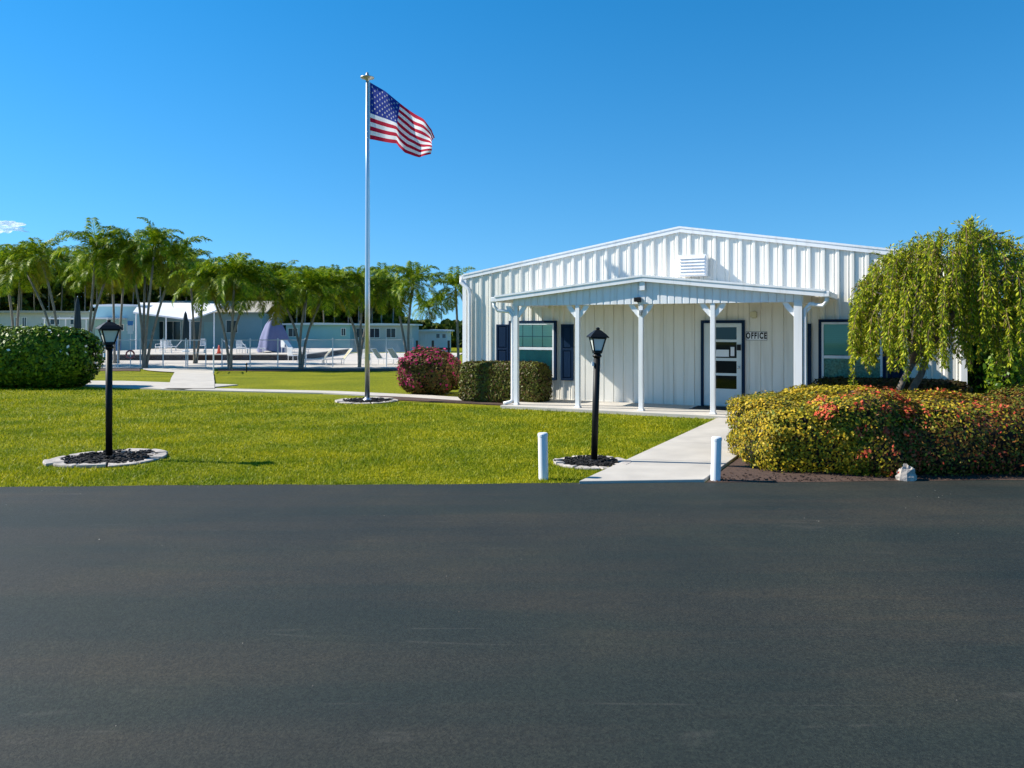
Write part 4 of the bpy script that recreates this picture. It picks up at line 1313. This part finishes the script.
# butterfly canopy between the two houses
d0_ = 72.0
vx = lambda px, d: (px - 512) / 800 * d
can = thing('entrance_canopy', 'broad white canopy folding down to a low point above the pool chairs', 'canopy', (vx(190, d0_), d0_, gz(d0_)))
zc = lambda py, d: EYE + (HZ - py) * d / 800 - gz(d0_)
ox = vx(190, d0_)
for pts in ([(133, 72, 313.5), (190, 72, 320.5), (205, 80, 304.5), (140, 80, 304.0)], [(190, 72, 320.5), (216, 72, 311.5), (222, 80, 305.5), (205, 80, 304.5)]):
    g = MB(); g.prism([(vx(p, d) - ox, d - d0_, zc(py, d)) for p, d, py in pts], (0, 0, .14)); g.build('canopy_roof', roof_white, can)
for p, py in ((136, 314), (166, 318), (190, 321), (214, 313)):
    g = MB(); x = vx(p, 72.1) - ox; g.tube([(x, .12, 0), (x, .12, zc(py, 72.1) + .02)], .06, 8); g.build('post', trim_white, can)
house('mobile_home', 'dark fronted house under the white canopy with turquoise wall by the door', 150, 262, 80.5, 7, 313.5, 302, teal_wall, roof_tan,
      [(150.5, 164, 321, 341), (165.5, 181, 321, 341), (182.5, 201, 321, 341), (226, 238, 320, 333)], .6, 'gable', [(204, 213, 322, blue_wall)])
house('mobile_home', 'long turquoise and white mobile home with low white roof behind the sun loungers', 286, 350, 82, 6, 325, 320, mat('aqua_siding', (.30, .55, .60), .6, .08, 1), roof_white,
      [(288, 298, 328, 337), (341, 346, 328, 336)], .4)
house('mobile_home', 'pale grey screened mobile home right of the flagpole', 351, 412, 84, 6, 325.5, 321, grey_wall, roof_white,
      [(356, 364, 328, 338), (369, 380, 328, 338), (386, 396, 328, 338)], .4)
house('mobile_home', 'small white house with dark windows seen left of the office corner', 412, 447, 92, 6, 331.5, 328, white, roof_white,
      [(436, 440, 333.5, 338.5), (442, 446, 333.5, 338.5)], .4, 'flat', [(420, 428, 334, trim_white)])

# ------------------------------------------------------------------ pool fence, rail, furniture
def chain_fence(label, px0, px1, d0, d1, h, n, wire=True):
    a, b = far(px0, d0), far(px1, d1); zb = DZ
    L = (Vector((b.x, b.y, 0)) - Vector((a.x, a.y, 0))).length; an = math.atan2(b.y - a.y, b.x - a.x)
    root = thing('chain_link_fence', label, 'fence', (a.x, a.y, zb), an)
    for i in range(n + 1):
        g = MB(); x = L * i / n; g.tube([(x, 0, -.1), (x, 0, h + .03)], .032, 8); g.lathe([(.04, 0), (.04, .03), (.01, .06)], (x, 0, h + .03), 8); g.build('post', galv, root)
    g = MB(); g.tube([(0, 0, h - .02), (L, 0, h - .02)], .024, 6); g.build('rail', galv, root)
    g = MB(); g.tube([(0, 0, .08), (L, 0, .08)], .008, 4)
    if wire:
        s = -h
        while s < L:
            for sg_ in (1, -1):
                xa, xb = (s, s + h) if sg_ > 0 else (s + h, s)
                za, zb_ = .06, h - .03
                p0, p1 = Vector((xa, 0, za)), Vector((xb, 0, zb_))
                def clip(p, q):
                    for lo, hi in ((0, L),):
                        if p.x < lo: p = p.lerp(q, (lo - p.x) / (q.x - p.x))
                        if p.x > hi: p = p.lerp(q, (hi - p.x) / (q.x - p.x))
                    return p
                if max(xa, xb) <= 0 or min(xa, xb) >= L: continue
                p0, p1 = clip(p0, p1), clip(p1, p0)
                g.tube([p0, p1], .0022, 3, cap=False)
            s += .115
    g.build('wire_mesh', galv, root)
    return root


chain_fence('chain link fence along the pool terrace between the gate and the office', 222, 413, 46.4, 48.0, 1.62, 7)
chain_fence('chain link fence behind the black lamp post left of the pool gate', 30, 186, 48.0, 46.4, 1.62, 7)
gt = thing('pool_gate', 'grey metal pool gate standing half open at the end of the path', 'gate', tuple(far(187, 46.4)), R(8)); gt.location.z = DZ
g = MB()
for x in (0.04, 1.05):
    g.tube([(x, 0, .05), (x, 0, 1.62)], .03, 8)
g.tube([(0.04, 0, 1.6), (1.05, 0, 1.6)], .025, 6); g.tube([(0.04, 0, .1), (1.05, 0, .1)], .025, 6); g.tube([(0.04, 0, .85), (1.05, 0, .85)], .018, 6)
g.build('gate_frame', galv, gt)
g = MB(); g.box((.98, -.05, .95), (.08, .05, .16)); g.build('latch', galv, gt)
rl = thing('handrail', 'steel handrail panel along the right side of the pool path', 'railing', tuple(far(213.5, 39.5)), R(110.3)); rl.location.z = gz(40)
g = MB()
for x in (0, 1.2, 2.4, 3.6): g.tube([(x, 0, -.05), (x, 0, 1.25)], .03, 8)
g.tube([(0, 0, 1.25), (3.6, 0, 1.25)], .03, 8); g.tube([(0, 0, .65), (3.6, 0, .65)], .022, 8); g.tube([(0, 0, .15), (3.6, 0, .15)], .022, 8)
for k in range(24): g.tube([(.15 * k + .07, 0, .15), (.15 * k + .07, 0, 1.25)], .009, 5)
g.build('rail_frame', galv, rl)

cov = thing('draped_cover', 'tall lavender canvas cover draped to a point on the pool terrace', 'cover', tuple(far(273, 62)), 0); cov.location.z = UZ
g = MB(); n = 36; prof = [(1.18, .0), (1.16, .25), (1.10, .6), (1.0, 1.0), (.82, 1.5), (.60, 2.05), (.36, 2.42), (.17, 2.75), (.05, 2.95)]
for i, (r_, z) in enumerate(prof):
    for k in range(n):
        a = 2 * math.pi * k / n; q = r_ * (1 + .13 * math.sin(a * 7 + z * .6) * (1 - z / 4.6) + .09 * math.sin(a * 3 + z))
        g.v.append((q * math.cos(a) + .10 * z / 3, q * math.sin(a), z + (.10 * math.sin(a * 3) if i == 0 else 0) + .05))
for i in range(len(prof) - 1):
    for k in range(n):
        b = (k + 1) % n; g.f.append((i * n + k, i * n + b, (i + 1) * n + b, (i + 1) * n + k)); g.m.append(0)
g.build('canvas', lilac, cov, True)
g = MB(); g.tube([(.1, 0, 0), (.1, 0, 3.08)], .04, 8); g.build('mast', galv, cov)


def umbrella(px, d, py, label):
    c = far(px, d); root = thing('pool_umbrella', label, 'umbrella', (c.x, c.y, tz(px, d)), group='closed pool umbrellas')
    zt = EYE + (HZ - py) * d / 800 - tz(px, d)
    g = MB(); n = 24
    prof = [(.20, .9), (.24, 1.0), (.23, zt * .5), (.17, zt * .75), (.09, zt * .93), (.02, zt - .05)]
    for i, (r_, z) in enumerate(prof):
        for k in range(n):
            a = 2 * math.pi * k / n; q = r_ * (1 + .22 * math.sin(a * 8)); g.v.append((q * math.cos(a), q * math.sin(a), z))
    for i in range(len(prof) - 1):
        for k in range(n):
            b = (k + 1) % n; g.f.append((i * n + k, i * n + b, (i + 1) * n + b, (i + 1) * n + k)); g.m.append(0)
    g.build('canopy', teal_dark, root, True)
    g = MB(); g.tube([(0, 0, .1), (0, 0, zt)], .03, 8); g.build('pole', galv, root)
    g = MB(); g.lathe([(.3, .0), (.3, .06), (.06, .12)]); g.build('base', galv, root)


umbrella(77.5, 63, 296, 'tall closed dark teal umbrella behind the flat topped hedge')
umbrella(185.5, 63, 311, 'closed dark umbrella below the low point of the white canopy')


def lounger_mesh(root, m):
    g = MB()
    for y in (-.32, .32):
        g.tube([(-.95, y, .34), (.35, y, .34)], .025, 6); g.tube([(.35, y, .34), (.85, y, .98)], .025, 6)
    g.tube([(-.95, -.32, .34), (-.95, .32, .34)], .025, 6); g.tube([(.85, -.32, .98), (.85, .32, .98)], .025, 6)
    g.build('frame', white, root)
    for x in (-.8, .3):
        for y in (-.32, .32):
            g = MB(); g.tube([(x, y, 0), (x, y, .33)], .022, 6); g.build('leg', white, root)
    g = MB()
    g.prism([(-.93, -.30, .35), (.35, -.30, .35), (.84, -.30, .98), (.86, -.30, .96), (.37, -.30, .325), (-.93, -.30, .325)], (0, .6, 0)); g.build('sling', m, root)


lo = thing('sun_lounger', 'tan sun lounger with raised back just right of the V shaped palm clump', 'sun lounger', tuple(far(318, 50.5)), R(20), 'sun loungers on the pool terrace'); lo.location.z = DZ
lounger_mesh(lo, tan_mat)
lo2 = copy_tree(lo); p = far(338, 50.5); lo2.location = (p.x, p.y, DZ); lo2.rotation_euler.z = R(25); lo2['label'] = 'second tan sun lounger left of the flagpole with raised back'
for px, d, rz, lb in ((236, 59, 195, 'white sun lounger behind the palm clump at the gate railing'), (385, 51, 160, 'sun lounger on the terrace just right of the flagpole'), (400, 51.5, 150, 'sun lounger in front of the pale grey screened home'),
                      (172, 66, 20, 'white lounger under the low point of the white canopy'), (252, 60, 200, 'white lounger touching the lavender cover'), (296, 58, 170, 'white lounger right of the lavender cover')):
    c_ = copy_tree(lo); p = far(px, d); c_.location = (p.x, p.y, tz(px, d)); c_.rotation_euler.z = R(rz); c_['label'] = lb
    for ch in c_.children:
        if ch.name.startswith('sling') and 'white' in lb:
            ch.data = ch.data.copy(); ch.data.materials[0] = white


def chair(px, d, rz, label, m=white):
    p = far(px, d); root = thing('pool_chair', label, 'chair', (p.x, p.y, tz(px, d)), R(rz), 'white chairs on the pool terrace')
    g = MB(); g.box((0, 0, .42), (.5, .5, .05)); g.build('seat', m, root, bevel=.01)
    g = MB()
    for k in range(5): g.box((-.2 + .1 * k, .24 + .04, .70), (.06, .03, .5))
    g.box((0, .28, .95), (.5, .04, .08)); g.build('backrest', m, root)
    for x in (-.22, .22):
        for y in (-.22, .22):
            g = MB(); g.tube([(x, y, 0), (x, y, .42)], .022, 6); g.build('leg', m, root)
        g = MB(); g.tube([(x * 1.15, -.2, .42), (x * 1.15, -.2, .64), (x * 1.15, .28, .66)], .02, 6); g.build('armrest', m, root)


chair(293, 54.5, 150, 'white chair between the lavender cover and the V shaped palm clump')
chair(303, 56, 190, 'white chair partly behind the V shaped palm clump')
chair(366, 50, 160, 'white chair right behind the flagpole', trim_white)
chair(202, 66, 20, 'white chair in front of the pale blue door')
chair(160, 61, -20, 'white chair behind the tall palm clump by the dark screened porch')
chair(168, 60, 30, 'white chair on the upper terrace left of the closed umbrella under the canopy')
chair(286, 60, 140, 'white chair touching the right side of the lavender cover')
chair(108, 54, 60, 'white chair just right of the left lantern by the blue house')
chair(241, 59.5, 170, 'white chair between the gate palm clump and the lavender cover')

sp = thing('pool_sign', 'blue and white pool sign on a thin pole with a red buoy', 'sign', tuple(far(130.5, 47.2)), R(10)); sp.location.z = DZ
g = MB(); g.tube([(0, 0, 0), (0, 0, 2.75)], .028, 8); g.build('pole', galv, sp)
g = MB(); g.span(-.15, .15, -.05, -.03, 1.95, 2.45); g.build('panel', white, sp)
g = MB(); g.span(-.15, .15, -.05, -.03, 2.46, 2.72); g.build('top_panel', sign_blue, sp)
g = MB(); ring = [(.22 * math.cos(a), -.06, .75 + .22 * math.sin(a)) for a in [2 * math.pi * k / 16 for k in range(17)]]
g.tube(ring, .05, 8); g.build('life_ring', red_plastic, sp, True)
cn = thing('traffic_cone', 'small red cone on the terrace right of the gate path', 'cone', tuple(far(219, 58)), 0); cn.location.z = UZ
g = MB(); g.lathe([(.15, .04), (.04, .62), (.02, .64)], n=16); g.build('cone_body', mat('cone_red', (.7, .10, .06), .5), cn, True)
g = MB(); g.box((0, 0, .02), (.36, .36, .04)); g.build('cone_base', red_plastic, cn)
bw_ = thing('timber_rail_fence', 'dark brown post and rail fence beside the bougainvillea', 'fence', tuple(far(417, 48)), 0); bw_.location.z = DZ
for k in range(3):
    g = MB(); g.box((k * .95, 0, .75), (.13, .13, 1.6)); g.build('post', brown_metal, bw_)
for z in (.5, 1.05):
    g = MB(); g.span(-.05, 2.0, .07, .11, z - .07, z + .07); g.build('rail', brown_metal, bw_)
# small stake light on the grass
sk = thing('garden_stake', 'short black stake in the grass right of the pool path', 'stake', tuple(far(246.5, 42)), 0)
g = MB(); g.tube([(0, 0, -.05), (0, 0, .42)], .03, 8); g.lathe([(.05, .40), (.06, .44), (.02, .5)]); g.build('stake_body', black, sk)

lawn_grass()
rg = rng(77); n = 170
P = np.stack([rg.uniform(-7, 8, n), 10.2 - 8.0 * rg.uniform(size=n) ** 1.6, np.full(n, .008)], 1); sz = rg.uniform(.003, .008, (n, 1))
V = np.empty((n, 4, 3)); an = rg.uniform(0, 6.28, n)
for k in range(3): V[:, k] = P + np.stack([np.cos(an + 2.1 * k), np.sin(an + 2.1 * k), np.zeros(n)], 1) * sz
V[:, 3] = P + np.array([0, 0, 1.0]) * sz * .9
F = (np.arange(n)[:, None, None] * 4 + np.array([[0, 1, 3], [1, 2, 3], [2, 0, 3]])[None]).reshape(-1, 3)
o = np_mesh('grit', V.reshape(-1, 3), F, leaf_mat('grit', [(0, (.05, .05, .045)), (.7, (.16, .15, .13)), (1, (.45, .42, .36))], .8, 0))
o['kind'] = 'stuff'; o['label'] = 'loose grit and small chips scattered on the asphalt'

# a small cloud low on the left
cl = MB(); nu_, nv_ = 60, 30
dirs = np.array([[math.cos(-1.57 + 3.14 * i / nv_) * math.cos(6.2832 * k / nu_), math.cos(-1.57 + 3.14 * i / nv_) * math.sin(6.2832 * k / nu_), math.sin(-1.57 + 3.14 * i / nv_)] for i in range(nv_ + 1) for k in range(nu_)])
X = dirs * np.array([36, 16, 9]) * (lump(dirs * 1.1, 9, .34) * lump(dirs * 2.2, 12, .16))[:, None]
cl.v = [tuple(v) for v in X]
for i in range(nv_):
    for k in range(nu_):
        cl.f.append((i * nu_ + k, i * nu_ + (k + 1) % nu_, (i + 1) * nu_ + (k + 1) % nu_, (i + 1) * nu_ + k)); cl.m.append(0)
cm = bpy.data.materials.new('cloud'); cm.use_nodes = True
nt = cm.node_tree; nt.nodes.clear(); ou = nt.nodes.new('ShaderNodeOutputMaterial'); tl = nt.nodes.new('ShaderNodeBsdfTranslucent'); df = nt.nodes.new('ShaderNodeBsdfDiffuse'); tp = nt.nodes.new('ShaderNodeBsdfTransparent')
m1 = nt.nodes.new('ShaderNodeMixShader'); m2 = nt.nodes.new('ShaderNodeMixShader'); m2.inputs[0].default_value = .35
lw = nt.nodes.new('ShaderNodeLayerWeight'); lw.inputs['Blend'].default_value = .5
tl.inputs[0].default_value = df.inputs[0].default_value = (.9, .9, .9, 1)
nt.links.new(df.outputs[0], m1.inputs[1]); nt.links.new(tl.outputs[0], m1.inputs[2])
nt.links.new(m1.outputs[0], m2.inputs[1]); nt.links.new(tp.outputs[0], m2.inputs[2]); nt.links.new(lw.outputs['Facing'], m2.inputs[0])
nt.links.new(m2.outputs[0], ou.inputs['Surface'])
co = cl.build('cloud', cm, None, True); co.location = far(3, 1500, 227); co['kind'] = 'stuff'; co['label'] = 'small white cloud low in the sky'

# ------------------------------------------------------------------ light, sky, camera
AZ, EL = R(9), R(38.5)
to_sun = Vector((-math.cos(AZ) * math.cos(EL), math.sin(AZ) * math.cos(EL), math.sin(EL)))
sd = bpy.data.lights.new('sun', 'SUN'); sd.energy = 4.3; sd.angle = R(.5); sd.color = (1.0, .95, .86)
so = bpy.data.objects.new('sun', sd); COL.objects.link(so); so.location = (0, 0, 60)
so.rotation_euler = (-to_sun).to_track_quat('-Z', 'Y').to_euler()
w = bpy.data.worlds.new('World'); scene.world = w; w.use_nodes = True
nt = w.node_tree; bg = nt.nodes['Background']; bg.inputs['Strength'].default_value = .088
sky = nt.nodes.new('ShaderNodeTexSky'); sky.sky_type = 'NISHITA'; sky.sun_disc = False
sky.sun_elevation = EL; sky.sun_rotation = math.atan2(to_sun.x, to_sun.y)
sky.air_density = 1.0; sky.dust_density = 0.0; sky.ozone_density = 3.0
# clear dry air: the low sky is read a little above the horizon, so no yellow haze band
tc = nt.nodes.new('ShaderNodeTexCoord'); sp_ = nt.nodes.new('ShaderNodeSeparateXYZ'); cb = nt.nodes.new('ShaderNodeCombineXYZ')
mr = nt.nodes.new('ShaderNodeMapRange'); mr.inputs['To Min'].default_value = .125; mr.inputs['To Max'].default_value = .9
nm = nt.nodes.new('ShaderNodeVectorMath'); nm.operation = 'NORMALIZE'
nt.links.new(tc.outputs['Generated'], sp_.inputs[0])
for k in (0, 1): nt.links.new(sp_.outputs[k], cb.inputs[k])
nt.links.new(sp_.outputs[2], mr.inputs[0]); nt.links.new(mr.outputs[0], cb.inputs[2])
nt.links.new(cb.outputs[0], nm.inputs[0]); nt.links.new(nm.outputs[0], sky.inputs[0])
hs = nt.nodes.new('ShaderNodeHueSaturation'); hs.inputs['Saturation'].default_value = 1.40; hs.inputs['Hue'].default_value = .496
nt.links.new(sky.outputs[0], hs.inputs['Color']); nt.links.new(hs.outputs[0], bg.inputs['Color'])

cd = bpy.data.cameras.new('camera'); cam = bpy.data.objects.new('camera', cd); COL.objects.link(cam)
cam.location = (0, 0, EYE); cam.rotation_euler = (R(90), 0, 0)
cd.sensor_width = 36; cd.lens = FOC / 1024 * 36; cd.shift_y = (HZ - 384) / 1024
cd.clip_end = 4000; cd.clip_start = .1
scene.camera = cam
vs = scene.view_settings
vs.view_transform = 'Standard'; vs.look = 'None'; vs.exposure = 1.0; vs.gamma = 1; vs.use_curve_mapping = False
